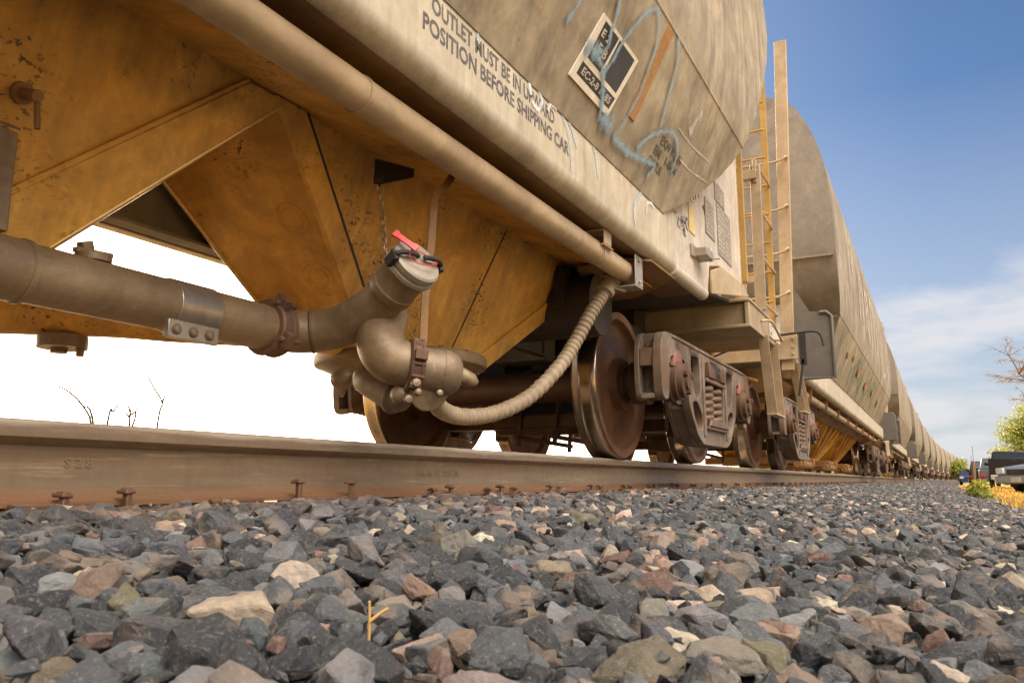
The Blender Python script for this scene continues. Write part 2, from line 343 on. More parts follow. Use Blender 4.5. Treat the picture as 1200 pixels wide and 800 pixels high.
def seam(root, par, half, bot, y0, mat, z=2.075):
    mb = MB()
    for sg in (1, -1):
        x = profX(z) * sg; e = endY(z, half, bot)
        mb.prism([(x - sg * .004, y0 - e, z - .011), (x + sg * .0045, y0 - e, z - .004), (x + sg * .0055, y0 - e, z + .008), (x - sg * .002, y0 - e, z + .014)], (0, 2 * e, 0))
    return mb.build('weld_seam', mat, par)
def sill(root, sg, z0, z1, ya, yb, mat, flange=.26):
    mb = MB(); r = .055; pts = [(1.345, z1), (1.33, z1 - .004), (1.33, z0 + r)]
    pts += [(1.33 - r + r * math.cos(t), z0 + r - r * math.sin(t)) for t in np.linspace(.2, PI / 2, 6)]
    pts += [(1.262, z0 + .002), (1.262, z1)]
    mb.prism([(sg * x, ya, z) for x, z in pts], (0, yb - ya, 0))
    o = mb.build('side_sill', mat, root, smooth=30)
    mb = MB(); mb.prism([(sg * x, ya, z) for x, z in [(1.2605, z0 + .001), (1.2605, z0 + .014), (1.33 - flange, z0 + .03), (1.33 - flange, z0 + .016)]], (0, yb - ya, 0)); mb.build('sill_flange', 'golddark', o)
    return o
WPROF = [(.088, -.012), (.15, -.012), (.165, .03), (.36, .035), (.385, .002), (.455, .0), (.472, .003), (.484, .011), (.485, .019), (.478, .027), (.466, .034), (.460, .043), (.457, .06), (.455, .10), (.4525, .136), (.446, .145), (.412, .1455), (.400, .141), (.388, .118), (.36, .098), (.27, .085), (.19, .098), (.165, .115), (.158, .165), (.088, .168)]
WMAT = [0] * 5 + [1] * 6 + [2] * 4 + [0] * 9
def bogie(root, yc, detail=True):
    bg = MB(); zc = .643
    bg.box(-.93, .93, yc - .2, yc + .2, .66, .86); bg.box(-.6, .6, yc - .14, yc + .14, .50, .70)
    bg.cyl((0, yc, .86), (0, yc, .95), .22, 24)
    for sg in (1, -1): bg.box(min(sg * .90, sg * 1.185), max(sg * .90, sg * 1.185), yc - .2, yc + .2, .73, .86)
    B = bg.build('bogie', 'dark', root, bevel=.02)
    for dy in (-.889, .889):
        y = yc + dy; mb = MB()
        for sg in (1, -1): mb.cyl((sg * .66, y, zc), (sg * .86, y, zc), .105, 20, .10); mb.cyl((sg * .86, y, zc), (sg * 1.0, y, zc), .085, 20)
        mb.lathe([(.105, -.66), (.092, -.3), (.092, .3), (.105, .66)], (0, y, zc), (1, 0, 0), 24)
        mb.build('axle', 'rust', B, smooth=50)
        for sg in (1, -1):
            mb = MB(); mb.lathe(WPROF, (sg * .678, y, zc), (sg, 0, 0), 72 if detail else 36, WMAT)
            mb.build('wheel', ['wheel', 'flange', 'tread'], B, smooth=32)
            mb = MB(); mb.lathe([(.0, .90), (.13, .90), (.135, .93), (.135, 1.0), (.115, 1.01), (.115, 1.1), (.128, 1.105), (.128, 1.15), (.118, 1.16), (.118, 1.19), (.105, 1.195), (.100, 1.225), (.06, 1.23), (.055, 1.245), (0, 1.245)], (0, y, zc), (sg, 0, 0), 32)
            if detail:
                for k in range(3):
                    a = 2 * PI * k / 3 + .5; mb.cyl((sg * 1.224, y + .068 * math.cos(a), zc + .068 * math.sin(a)), (sg * 1.252, y + .068 * math.cos(a), zc + .068 * math.sin(a)), .019, 6)
                mb.prism([(sg * 1.228, y + .085 * math.cos(a), zc + .085 * math.sin(a)) for a in np.linspace(.5, .5 + 2 * PI, 4)[:3]], (sg * .006, 0, 0))
            mb.build('bearing', 'rust', B, smooth=40)
            mb = MB(); mb.box(min(sg * .96, sg * 1.16), max(sg * .96, sg * 1.16), y - .15, y + .15, .735, .80)
            mb.prism([(sg * 1.155, y - .10, .72), (sg * 1.155, y + .10, .72), (sg * 1.155, y + .06, .815), (sg * 1.155, y - .06, .815)], (sg * .03, 0, 0))
            mb.build('bearing_adapter', 'castred', B, bevel=.008)
    def rr(pts, k=5):                          # rounded closed outline
        P = [Vector((a, b, 0)) for a, b in pts]; out = []; m = len(P)
        for i in range(m):
            p, c, q = P[i - 1], P[i], P[(i + 1) % m]
            d = min((p - c).length, (q - c).length) * .42
            a = c + (p - c).normalized() * d; b = c + (q - c).normalized() * d
            for j in range(k + 1):
                t = j / k; w = a * (1 - t) ** 2 + c * 2 * t * (1 - t) + b * t * t; out.append((w.x, w.y))
        return out
    half = [(1.08, .51), (1.20, .51), (1.225, .66), (1.215, .82), (1.15, .905), (.9, .915), (0, .905)]
    inner = [(1.07, .78), (.70, .78), (.68, .60), (.62, .46), (.46, .33), (.33, .285), (0, .275)]
    right = half[:-1][::-1]
    outl = rr([(a, b) for a, b in [(-.33, .285), (-.46, .33), (-.64, .50), (-.69, .64), (-.71, .785), (-1.07, .785), (-1.085, .51), (-1.20, .51), (-1.225, .66), (-1.215, .82), (-1.15, .905), (-.9, .915), (.9, .915), (1.15, .905), (1.215, .82), (1.225, .66), (1.20, .51), (1.085, .51), (1.07, .785), (.71, .785), (.69, .64), (.64, .50), (.46, .33), (.33, .285)]], 3)
    hol = [rr([(-.27, .39), (.27, .39), (.27, .86), (-.27, .86)], 3)]
    for sg in (1, -1):
        hol.append(rr([(sg * .37, .60), (sg * .37, .85), (sg * .56, .865), (sg * .60, .80), (sg * .56, .66), (sg * .48, .57)], 3))
        hol.append(rr([(sg * .34, .38), (sg * .34, .47), (sg * .46, .56), (sg * .585, .545), (sg * .54, .45), (sg * .44, .375)], 3))
    for sg in (1, -1):
        mb = MB(); Y = lambda L: [(yc + a, b) for a, b in L]
        xs = (1.125, 1.178) if sg > 0 else (-1.178, -1.125); xi = (1.015, 1.045) if sg > 0 else (-1.045, -1.015)
        mb.holed(Y(outl), [Y(h) for h in hol], *xs); mb.holed(Y(outl), [Y(h) for h in hol], *xi)
        lo, hi = sg * 1.045, sg * 1.125; 
        def cross(y0, y1, z0, z1): mb.box(min(lo, hi), max(lo, hi), yc + y0, yc + y1, z0, z1)
        cross(-1.08, 1.08, .872, .908); cross(-.40, .40, .286, .325)
        for q in (1, -1):
            a = lambda u, v: (min(q * u, q * v), max(q * u, q * v))
            cross(*a(1.16, 1.212), .70, .80); cross(*a(1.075, 1.12), .53, .90); cross(*a(1.15, 1.20), .515, .545); cross(*a(.7, 1.07), .79, .82)
            cross(*a(.275, .305), .33, .87)
            mb.prism([(lo, yc + q * .40, .29), (lo, yc + q * .63, .50), (lo, yc + q * .61, .53), (lo, yc + q * .39, .33)], (hi - lo, 0, 0))
        if detail:                              # raised rim along the upper member
            xx = sg * 1.175
            mb.prism([(xx, yc - 1.0, .888), (xx, yc + 1.0, .888), (xx, yc + 1.0, .903), (xx, yc - 1.0, .903)], (sg * .012, 0, 0))
            for q in (1, -1): mb.prism([(xx, yc + q * .29, .34), (xx, yc + q * .29, .87), (xx, yc + q * .335, .87), (xx, yc + q * .335, .34)], (sg * .014, 0, 0))
        mb.build('side_frame', 'cast', B, bevel=.02 if detail else 0, smooth=50)
        if detail and sg > 0:
            mb = MB()
            for txt, yy, zz, hh in (('HE', -.92, .842, .045), ('SC-3-NG', -.62, .842, .045), ('B-27-A', .45, .845, .038)):
                vs, fs = textmesh(txt, hh); mb.add([(1.1835, yc + yy + v[0], zz + v[1]) for v in vs], fs); mb.add([(1.1755, yc + yy + v[0], zz + v[1]) for v in vs], fs)
            mb.build('raised_lettering', 'rust', B)
        mb = MB(); mb.box(min(sg * .95, sg * 1.2), max(sg * .95, sg * 1.2), yc - .265, yc + .265, .388, .41); mb.box(min(sg * .95, sg * 1.2), max(sg * .95, sg * 1.2), yc - .265, yc + .265, .705, .732)
        mb.prism([(sg * 1.19, yc - .265, .41), (sg * 1.19, yc + .265, .41), (sg * 1.19, yc + .22, .455), (sg * 1.19, yc - .22, .455)], (sg * .02, 0, 0))
        mb.build('spring_seat', 'spring', B, bevel=.006)
        if detail:
            for dy in (-.125, .125):
                mb = MB(); mb.helix((sg * 1.085, yc + dy, .425), .096, .27, 5.5, .0205, 10); mb.cyl((sg * 1.085, yc + dy, .415), (sg * 1.085, yc + dy, .70), .06, 12); mb.build('spring', 'spring', B, smooth=60)
        else:
            for dy in (-.17, 0, .17):
                mb = MB(); mb.lathe([(.055 + .018 * (i % 2), .41 + i * .03) for i in range(11)], (sg * 1.125, yc + dy, 0), (0, 0, 1), 12); mb.build('spring', 'spring', B)
        if detail:
            mb = MB(); x = sg * 1.15
            mb.prism([(x, yc - .24, .735), (x, yc - .08, .735), (x, yc - .08, .80), (x, yc - .24, .84)], (sg * .06, 0, 0)); mb.prism([(x, yc + .08, .735), (x, yc + .24, .735), (x, yc + .24, .84), (x, yc + .08, .80)], (sg * .06, 0, 0))
            mb.build('friction_wedge', 'rust', B, bevel=.006)
    if detail:
        for x in (-.12, .16):
            mb = MB(); mb.cyl((x, yc - .5, .36), (x, yc + .5, .33), .018, 8); mb.bar((x, yc - .45, .30), (x + .05, yc - .42, .80), .05, .018, up=(1, 0, 0)); mb.bar((x, yc + .45, .28), (x + .05, yc + .42, .78), .05, .018, up=(1, 0, 0)); mb.build('brake_rod', 'rust', B, bevel=.003)
    for q in (-1, 1):
        mb = MB(); y = yc + q * 1.43 if False else yc + q * .38
        mb.box(-.72, .72, y - .05, y + .05, .42, .52)
        for sg in (1, -1): mb.box(sg * .745 - .05, sg * .745 + .05, y + q * .05, y + q * .10, .38, .56)
        mb.build('brake_beam', 'rust', B, bevel=.01)
    return B
def coupler(root, y, q):                       # q: direction of the car's end
    mb = MB(); mb.box(-.1, .1, min(y, y - q * .75), max(y, y - q * .75), .97, 1.13); mb.box(-.17, .17, min(y, y - q * .18), max(y, y - q * .18), .92, 1.18)
    mb.prism([(-.17, y, .94), (-.02, y, .94), (-.06, y + q * .09, .94), (-.2, y + q * .06, .94)], (0, 0, .24)); return mb.build('coupler', 'rust', root, bevel=.02)
def pyramid(mb, X0, X1, Y0, Y1, z1, x0, x1, y0, y1, z0):
    mb.add([(X0, Y0, z1), (X1, Y0, z1), (X1, Y1, z1), (X0, Y1, z1), (x0, y0, z0), (x1, y0, z0), (x1, y1, z0), (x0, y1, z0)],
           [(0, 1, 5, 4), (1, 2, 6, 5), (2, 3, 7, 6), (3, 0, 4, 7), (4, 5, 6, 7), (0, 3, 2, 1)])

# ================================================================== CAR 1 (nearest)
Y1 = -1.12
car1 = empty('covered_hopper_car', (0, Y1, 0))
tag(car1, 'nearest grey hopper car, with stencilled cream sill, blue graffiti and a red pipe tag', 'freight car', 'hopper cars of the train')
H1 = 6.5; BOT1 = 1.2
bd = body(car1, 'body', H1, BOT1, Y1); seam(car1, bd, H1, BOT1, Y1, 'body')
sill(car1, 1, 1.175, 1.513, Y1 - 5.9, 4.186, 'sill'); 
mb = MB()                                       # far side skirt and centre sill
mb.box(-1.33, -1.30, Y1 - 5.9, 4.2, 1.40, 1.62); mb.box(-1.36, -1.29, Y1 - 5.9, 4.2, 1.385, 1.40)
mb.build('side_sill', 'sill', car1)
mb = MB(); mb.box(.02, .035, -6.9, 5.2, .935, 1.4); mb.box(.035, .09, -6.9, 5.2, .935, .947); mb.box(-.34, -.325, -6.9, 5.2, 1.05, 1.4); mb.box(-.35, .05, 5.2, 7.3, .92, 1.2); mb.box(-.35, .05, -9.5, -6.9, .92, 1.2)
mb.build('centre_sill', 'endgrey', car1)
mb = MB(); mb.prism([(1.325, 4.189, 1.188), (1.325, 4.885, 1.188), (1.325, 4.96, 1.40), (1.325, 5.2, 1.455), (1.325, 5.95, 1.48), (1.325, 5.95, 2.75), (1.325, 4.189, 2.75)], (-.02, 0, 0)); mb.build('end_side_panel', 'panel', car1, bevel=.002)
mb = MB(); mb.sweep([(1.29, 4.19 + .74 * t, 1.205) for t in (0, .5, .95)], .04, 12); mb.build('panel_lower_roll', 'panel', car1)
mb = MB(); mb.prism([(1.334, 4.93, 1.36), (1.334, 5.2, 1.446), (1.334, 5.93, 1.48), (1.334, 6.1, 1.43), (1.334, 4.93, 1.21)], (.012, 0, 0)); mb.prism([(1.334, 5.2, 1.45), (1.334, 5.93, 1.484), (1.2, 5.93, 1.484), (1.2, 5.2, 1.45)], (0, 0, .01)); mb.build('gusset_plate', 'tan', car1, bevel=.003)
# end panel placards
def placard(y0, y1, z0, z1, mat, rows=0, par=None, sl=0.):
    mb = MB(); mb.prism([(1.3265, y0, z0), (1.3265, y1, z0 + sl), (1.3265, y1, z1 + sl), (1.3265, y0, z1)], (.004, 0, 0)); p = mb.build('placard', mat, car1)
    if rows:
        mb = MB(); r2 = random.Random(int(y0 * 100))
        for i in range(rows):
            z = z0 + (z1 - z0) * (i + .35) / rows; y = y0 + .02
            while y < y1 - .03:
                w = r2.uniform(.01, .05)
                if r2.random() < .75: mb.box(1.3312, 1.332, y, min(y + w, y1 - .015), z, z + (z1 - z0) / rows * .4)
                y += w + .015
        mb.build('printed_rows', 'chalk', p)
placard(4.49, 4.62, 1.50, 1.67, 'stick'); placard(4.89, 5.13, 1.60, 1.84, 'placard', 8); placard(5.18, 5.46, 1.915, 2.05, 'placard', 5); placard(5.215, 5.62, 1.545, 1.905, 'placard', 12)
mb = MB(); mb.box(1.3262, 1.34, 4.50, 4.60, 1.352, 1.425); mb.box(1.33, 1.41, 4.56, 4.72, 1.36, 1.41); mb.cyl((1.39, 4.73, 1.36), (1.39, 4.73, 1.45), .008, 8); mb.cyl((1.39, 4.73, 1.38), (1.44, 4.75, 1.38), .007, 8); mb.build('card_holder_box', 'alu', car1, bevel=.004)
# chalk scribbles on panel
mb = MB(); r2 = random.Random(4)
for k in range(16):
    y = 4.26 + r2.uniform(0, .36); z = 1.52 + .25 * (y - 4.26) - r2.uniform(0, .12); p = [(1.327, y + r2.uniform(-.03, .03), z + r2.uniform(-.03, .03)) for _ in range(4)]
    mb.sweep(smoothpath(p, 4), .0015, 4)
for k in range(12):
    y = 4.55 + r2.uniform(0, .4); z = 1.72 + r2.uniform(0, .1); p = [(1.327, y + r2.uniform(-.04, .04), z + r2.uniform(-.03, .03)) for _ in range(4)]
    mb.sweep(smoothpath(p, 4), .0015, 4)
mb.build('chalk_scribble', 'inkdark', car1)
# lettering on sill
mb = MB()
for txt, ya, yb, z, h in (('OUTLET MUST BE IN UPWARD', 1.745, 2.585, 1.372, .052), ('POSITION BEFORE SHIPPING CAR', 1.70, 2.718, 1.298, .052)):
    vs, fs = textmesh(txt, h, yb - ya); mb.add([(1.3315, ya + v[0], z + v[1]) for v in vs], fs)
mb.build('stencil_lettering', 'ink', car1)
def ribbon(mb, pts, w, surf, k=6, wob=.15):
    P = smoothpath([(a, b, 0) for a, b in pts], k); vs = []; fs = []; r3 = random.Random(len(pts))
    for i, p in enumerate(P):
        t = (P[min(i + 1, len(P) - 1)] - P[max(i - 1, 0)]).normalized(); nn = Vector((-t.y, t.x, 0)); ww = 1.55 * w * (1 + wob * math.sin(i * .9 + r3.random()))
        for q in (-.65, 0, .65): c = p + nn * ww * q; vs.append(surf(c.x, c.y))
    for i in range(len(P) - 1): fs += [(3 * i, 3 * i + 1, 3 * i + 4, 3 * i + 3), (3 * i + 1, 3 * i + 2, 3 * i + 5, 3 * i + 4)]
    mb.add(vs, fs)
onb = lambda o: (lambda y, z: (profX(z) + o, y, z))
ons = lambda o: (lambda y, z: (1.33 + o, y, min(z, 1.51)))
G = {.022: [[(2.481, 1.783), (2.462, 1.728), (2.441, 1.677)], [(2.68, 1.98), (2.741, 1.915), (2.765, 1.84), (2.765, 1.799), (2.778, 1.746), (2.705, 1.69)],
            [(2.819, 1.664), (2.852, 1.729), (2.881, 1.813), (2.944, 1.925), (3.015, 2.007), (3.081, 2.04), (3.146, 2.002), (3.182, 1.942), (3.184, 1.866), (3.184, 1.745), (3.159, 1.647), (3.129, 1.57), (3.087, 1.515)],
            [(3.357, 2.06), (3.44, 2.002), (3.477, 1.877), (3.519, 1.715)], [(3.345, 1.558), (3.445, 1.647), (3.59, 1.724), (3.734, 1.746), (3.818, 1.7), (3.832, 1.602)]],
     .03: [[(2.70, 1.72), (2.701, 1.687), (2.755, 1.686), (2.826, 1.657), (2.889, 1.582), (2.929, 1.52)], [(3.09, 1.515), (3.218, 1.512), (3.319, 1.52), (3.55, 1.558), (3.599, 1.551), (3.566, 1.50)]],
     .06: [[(2.62, 1.68), (2.66, 1.69), (2.73, 1.70)], [(2.93, 1.535), (3.0, 1.535), (3.05, 1.54)]]}
mb = MB()
i = 0
for w, L in G.items():
    for st in L: ribbon(mb, st, w, onb(.0135 + .0003 * i)); i += 1
mb.build('blue_graffiti', 'blue', car1)
mb = MB()
for w, L in {.016: [[(2.358, 1.411), (2.40, 1.48), (2.46, 1.495), (2.55, 1.495), (2.62, 1.46), (2.70, 1.40), (2.732, 1.31), (2.735, 1.24)], [(2.45, 1.50), (2.60, 1.49), (2.72, 1.44), (2.80, 1.36)], [(2.93, 1.49), (3.0, 1.40), (3.02, 1.31)], [(2.02, 1.50), (2.0, 1.41)], [(3.5, 1.24), (3.48, 1.33), (3.6, 1.44)]]}.items():
    for j, st in enumerate(L): ribbon(mb, st, w, ons(.0025 + .0003 * j))
mb.build('pale_graffiti', 'bluepale', car1)
mb = MB()
for j, (w, st) in enumerate([(.02, [(2.38, 1.40), (2.37, 1.45), (2.42, 1.46), (2.47, 1.42), (2.44, 1.37), (2.39, 1.38)]), (.016, [(3.672, 1.355), (3.676, 1.40), (3.74, 1.43), (3.80, 1.42)]), (.018, [(2.52, 1.40), (2.55, 1.44), (2.6, 1.44)])]): ribbon(mb, st, w, ons(.004 + .0003 * j))
mb.build('white_graffiti', 'whitespray', car1)
def quad(mb, pts, off): mb.add([onb(off)(y, z) for y, z in pts], [tuple(range(len(pts)))])
mb = MB(); mb.prism([onb(.001)(y, z) for y, z in [(2.585, 1.562), (2.985, 1.562), (3.078, 1.832), (2.675, 1.832)]], (.006, 0, -.0025)); sg_ = mb.build('stencil_sign', 'whitep', car1)
mb = MB(); quad(mb, [(2.63, 1.585), (2.972, 1.585), (2.995, 1.637), (2.645, 1.637)], .0085); quad(mb, [(2.668, 1.66), (2.80, 1.66), (2.85, 1.815), (2.705, 1.815)], .0085); quad(mb, [(2.822, 1.655), (2.985, 1.655), (3.042, 1.815), (2.862, 1.815)], .0085)
mb.build('black_field', 'black', sg_)
mb = MB()
for txt, ya, wd, z, h in (('EC-2-8 M 85', 2.655, .30, 1.597, .028), ('E 2', 2.70, .08, 1.76, .03), ('E-B', 2.705, .09, 1.705, .035)):
    vs, fs = textmesh(txt, h, wd); mb.add([onb(.0105)(ya + v[0] + .3 * v[1], z + v[1]) for v in vs], fs)
mb.build('sign_lettering', 'chalk', sg_)
mb = MB(); mb.prism([onb(.001)(y, z) for y, z in [(3.158, 1.64), (3.243, 1.64), (3.318, 2.055), (3.242, 2.055)]], (.005, 0, -.002)); mb.build('orange_patch', 'orange', car1)
mb = MB()
for txt, ya, wd, z, h in (('EXW P-2-89', 3.60, .34, 1.672, .042), ('EM   1-8-84', 3.56, .36, 1.615, .042), ('CUTTUS', 3.53, .20, 1.557, .042)):
    vs, fs = textmesh(txt, h, wd); mb.add([onb(.003)(ya + v[0], z + v[1]) for v in vs], fs)
mb.build('stencil_lettering', 'inkdark', car1)
mb = MB(); ribbon(mb, [(3.90, 1.83), (3.92, 1.88), (3.94, 1.92), (3.97, 1.97)], .075, onb(.003))
for st in ([(3.75, 1.80), (4.0, 1.80), (4.35, 1.83)], [(3.9, 1.70), (4.1, 1.705), (4.4, 1.74)]): ribbon(mb, st, .008, onb(.0035))
mb.build('scuff_mark', 'palespray', car1)
# long pipe under sill, hangers
mb = MB(); zc = 1.088; mb.cyl((1.19, -6.6, zc), (1.19, 3.80, zc), .051, 28); pp = mb.build('long_pipe', 'pipe', car1, smooth=50)
mb = MB(); mb.lathe([(.052, 0), (.056, 0), (.056, .012), (.052, .012)], (1.19, 3.32, zc), (0, 1, 0), 28); mb.lathe([(.052, 0), (.054, 0), (.054, .01), (.052, .01)], (1.19, 1.6, zc), (0, 1, 0), 28); mb.build('pipe_clip', 'pipe', pp)
mb = MB(); mb.box(1.22, 1.26, 3.27, 3.39, 1.10, 1.108); mb.box(1.255, 1.262, 3.27, 3.36, 1.108, 1.176); mb.box(1.12, 1.262, 3.27, 3.36, 1.168, 1.176); mb.build('pipe_bracket', 'tan', pp, bevel=.003)
mb = MB(); mb.prism([(1.255, 3.69, 1.01), (1.255, 3.80, 1.01), (1.255, 3.80, 1.165), (1.255, 3.69, 1.165)], (.008, 0, 0)); mb.box(1.10, 1.263, 3.69, 3.80, 1.0, 1.01); mb.cyl((1.262, 3.74, 1.14), (1.272, 3.74, 1.14), .012, 6); mb.cyl((1.262, 3.74, 1.03), (1.272, 3.74, 1.03), .01, 6); mb.build('pipe_end_bracket', 'alu', pp, bevel=.003)
mb = MB(); mb.prism([(1.15, 3.72, 1.165), (1.30, 3.83, 1.165), (1.30, 4.25, 1.165), (.95, 4.6, 1.165), (.7, 4.6, 1.165), (.9, 3.8, 1.165)], (0, 0, -.012)); mb.build('floor_gusset', 'golddark', car1, bevel=.002)
# golden underside sheet between pipe and hoppers, dark sill lining
mb = MB(); mb.prism([(1.17, -6.5, 1.12), (1.165, -6.5, 1.132), (.80, -6.5, 1.262), (.775, -6.5, 1.25), (.78, -6.5, 1.23)], (0, 10.75, 0)); mb.build('slope_flange', 'gold', car1)
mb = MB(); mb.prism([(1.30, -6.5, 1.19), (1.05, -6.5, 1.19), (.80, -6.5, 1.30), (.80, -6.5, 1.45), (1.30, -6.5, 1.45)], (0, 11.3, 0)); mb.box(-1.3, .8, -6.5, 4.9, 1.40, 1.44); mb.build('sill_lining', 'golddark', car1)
# hoppers: near-side pair of bays plus the others
SLX = lambda z: .78 - .365 * (1.23 - z)
def hopper(yt0, yt1, yb0, yb1, zb=.6):
    mb = MB(); pyramid(mb, .06, .78, yt0, yt1, 1.235, .2, SLX(zb), yb0, yb1, zb); return mb
h2 = hopper(1.76, 4.28, 2.46, 3.37).build('hopper_bay', 'gold', car1, smooth=20)
h1 = hopper(-.95, 1.745, -.2, 1.15).build('hopper_bay', 'gold', car1, smooth=20)
hopper(-3.6, -.97, -2.85, -1.6).build('hopper_bay', 'gold', car1, smooth=20)
hopper(-6.2, -3.62, -5.3, -4.3).build('hopper_bay', 'gold', car1, smooth=20)
def alongslope(mb, pts, w, th, off):            # strip on the near slope sheet; pts (y, z)
    nx, nz = .939, -.343
    P = [Vector((SLX(z) + off * nx, y, z + off * nz)) for y, z in pts]
    for a, b in zip(P, P[1:]): mb.bar(a, b, w, th, up=(nx, 0, nz))
mb = MB(); alongslope(mb, [(1.60, 1.222), (.93, .615)], .022, .016, .006); mb.build('weld_bead', 'gold', h1)
mb = MB(); mb.prism([(SLX(z) + .006, y, z - .002) for y, z in [(1.60, 1.222), (1.745, 1.222), (1.15, .60), (.92, .60)]], (.012, 0, -.004)); mb.build('corner_flange', 'gold', h1, bevel=.003)
mb = MB(); mb.cyl((SLX(1.222) + .010, 1.748, 1.218), (SLX(.6) + .010, 1.153, .597), .0095, 12); mb.build('rim_light_bead', 'rim', h1)  # bead added along the corner to carry rim light
mb = MB(); mb.cyl((.065, 1.765, 1.23), (.20, 2.458, .60), .009, 10); mb.build('rim_light_bead', 'rim', h2)  # same added rim-light bead on the second bay
mb = MB(); mb.prism([(SLX(1.228) + .002, 1.70, 1.226), (SLX(1.228) + .002, 1.83, 1.226), (SLX(.6) + .002, 2.56, .602), (SLX(.6) + .002, 2.44, .602)], (.022, 0, -.008))
mb.build('corner_rib', 'gold', h2, bevel=.003)
mb = MB(); alongslope(mb, [(1.845, 1.226), (2.575, .605)], .024, .012, .004); mb.build('weld_bead', 'dark', h2)
mb = MB(); alongslope(mb, [(3.24, 1.225), (3.09, .62)], .006, .003, .001); mb.build('seam_line', 'dark', h2)
mb = MB(); alongslope(mb, [(4.25, 1.222), (3.35, .605)], .10, .012, .006); mb.build('corner_flange', 'gold', h2, bevel=.003)
mb = MB()
for yy, zz, rad in ((1.99, .905, .055), (2.155, .80, .05)):
    t = (yy - 1.76) / .0 if False else 0
for (tt, xx) in ((.42, .55), (.68, .52)):        # embossed rings on the end slope sheet
    y = 1.76 + .70 * tt; z = 1.235 - .635 * tt; n_ = Vector((0, -.672, -.741))
    mb = MB(); mb.lathe([(0, .0005), (.03, .0008), (.036, .0005), (.04, .004), (.044, .0005), (.058, .0005), (.062, .004), (.066, .0005)], (xx, y, z), n_, 28); mb.build('embossed_ring', 'gold', h2)
mb = MB(); mb.prism([(.872, 2.108, 1.15), (.877, 2.105, 1.058), (.897, 2.12, 1.06), (.937, 2.24, 1.116), (.935, 2.245, 1.15)], (-.012, .004, 0)); mb.build('chain_bracket', 'dark', car1)
def scl(p, k): return (2.5 + k * (p[0] - 2.5), k * p[1], .055 + k * (p[2] - .055))
mb = MB(); mb.sweep(smoothpath([(1.085, 2.26, 1.10), (1.08, 2.222, 1.05), (1.062, 2.19, 1.002), (1.052, 2.184, .828), (1.047, 2.165, .677), (1.058, 2.14, .486)], 5), 1., shape=[(-.0125, -.003), (.0125, -.003), (.0125, .003), (-.0125, .003)], up=(.8, -.6, 0)); mb.build('flat_strap', 'golddark', car1, smooth=60)
mb = MB(); a = Vector((.889, 2.108, 1.045)); b = Vector((.903, 2.142, .754)); L = (b - a).length; nl = int(L / .0215); T = (b - a).normalized()
for i in range(nl):
    c = a + T * (L * (i + .5) / nl); ph = i * PI / 2 + rnd.uniform(-.35, .35); s_ = Vector((math.cos(ph), math.sin(ph), 0)); s_ = (s_ - T * s_.dot(T)).normalized()
    ring = [c + T * (.0165 * math.cos(q)) + s_ * (.0092 * math.sin(q)) for q in np.linspace(0, 2 * PI, 13)]
    mb.sweep(ring, .0041, 6, cap=False)
mb.build('chain', 'chain', car1, smooth=60)
mb = MB(); mb.cyl((.872, 2.10, 1.07), (.90, 2.112, 1.07), .016, 10); mb.cyl((.889, 2.108, 1.07), (.889, 2.108, 1.045), .006, 8); mb.build('chain_pin', 'dark', car1)
mb = MB(); mb.lathe([(.0, .002), (.026, .002), (.026, .015), (.0, .015)], (SLX(.95), 1.015, .945), (.939, 0, -.343), 20); mb.cyl((SLX(.95), 1.015, .945), (SLX(.95) + .07, 1.015, .92), .014, 10); mb.cyl((SLX(.95) + .055, 1.02, .94), (SLX(.95) + .055, 1.03, .85), .007, 8); mb.build('hopper_pin', 'golddark', h1)
mb = MB(); mb.box(.60, .645, .985, 1.04, .62, .868); mb.box(.60, .65, .98, 1.043, .868, .876); mb.build('tube_hanger', 'tube', car1, bevel=.003)
# pneumatic discharge tube with its elbow
K = .86; tz = .055 + .556 * K; tx = 2.5 - 2.15 * K
tp = [(tx, y * K, tz) for y in (-5, -2, 0, 1, 1.7, 2.15)]
TR = .0715
mb = MB(); mb.cyl((tx, -4.3, tz), (tx, 1.235 * K, tz), TR * 1.03, 36); mb.cyl((tx, 1.235 * K, tz), (tx, 2.19 * K, tz), TR, 36); tb = mb.build('discharge_tube', 'tube', car1, smooth=50)
mb = MB(); mb.lathe([(TR, 0), (TR + .006, .004), (TR + .006, .014), (TR, .018)], (tx, 1.235 * K, tz), (0, 1, 0), 36); mb.build('weld_ring', 'tube', tb)
mb = MB(); mb.lathe([(TR, 0), (TR + .004, .001), (TR + .004, .145), (TR, .147)], (tx, 1.71 * K, tz), (0, 1, 0), 36)
mb.prism([(tx + .062, 1.675 * K, tz - TR - .028), (tx + .062, 1.875 * K, tz - TR - .028), (tx + .062, 1.875 * K, tz - TR + .022), (tx + .062, 1.675 * K, tz - TR + .022)], (-.02, 0, 0))
sv = mb.build('sleeve_coupling', 'sleeve', tb, bevel=.002)
for i in range(3):
    mb = MB(); y = (1.705 + .065 * i) * K; mb.lathe([(0, .012), (.010, .010), (.0145, .004), (.0145, 0), (0, 0)], (tx + .062, y, tz - TR - .004), (1, 0, 0), 14); mb.build('bolt', 'bolt', sv)
mb = MB(); mb.lathe([(TR, 0), (TR + .016, .002), (TR + .02, .012), (TR + .012, .02), (TR + .012, .055), (TR + .02, .06), (TR + .016, .07), (TR, .072)], (tx, 2.14 * K, tz), (0, 1, 0), 36)
for a in (-.5, 2.6, .9):
    u = Vector((math.cos(a), 0, math.sin(a))); c = Vector((tx, 2.165 * K, tz)) + u * (TR + .022); mb.bar(c - u * .02, c + u * .022, .05, .03, up=(0, 1, 0)); mb.cyl(c + Vector((0, -.03, 0)), c + Vector((0, .06, 0)), .009, 8)
mb.build('pipe_clamp', 'clamp', tb, bevel=.002)
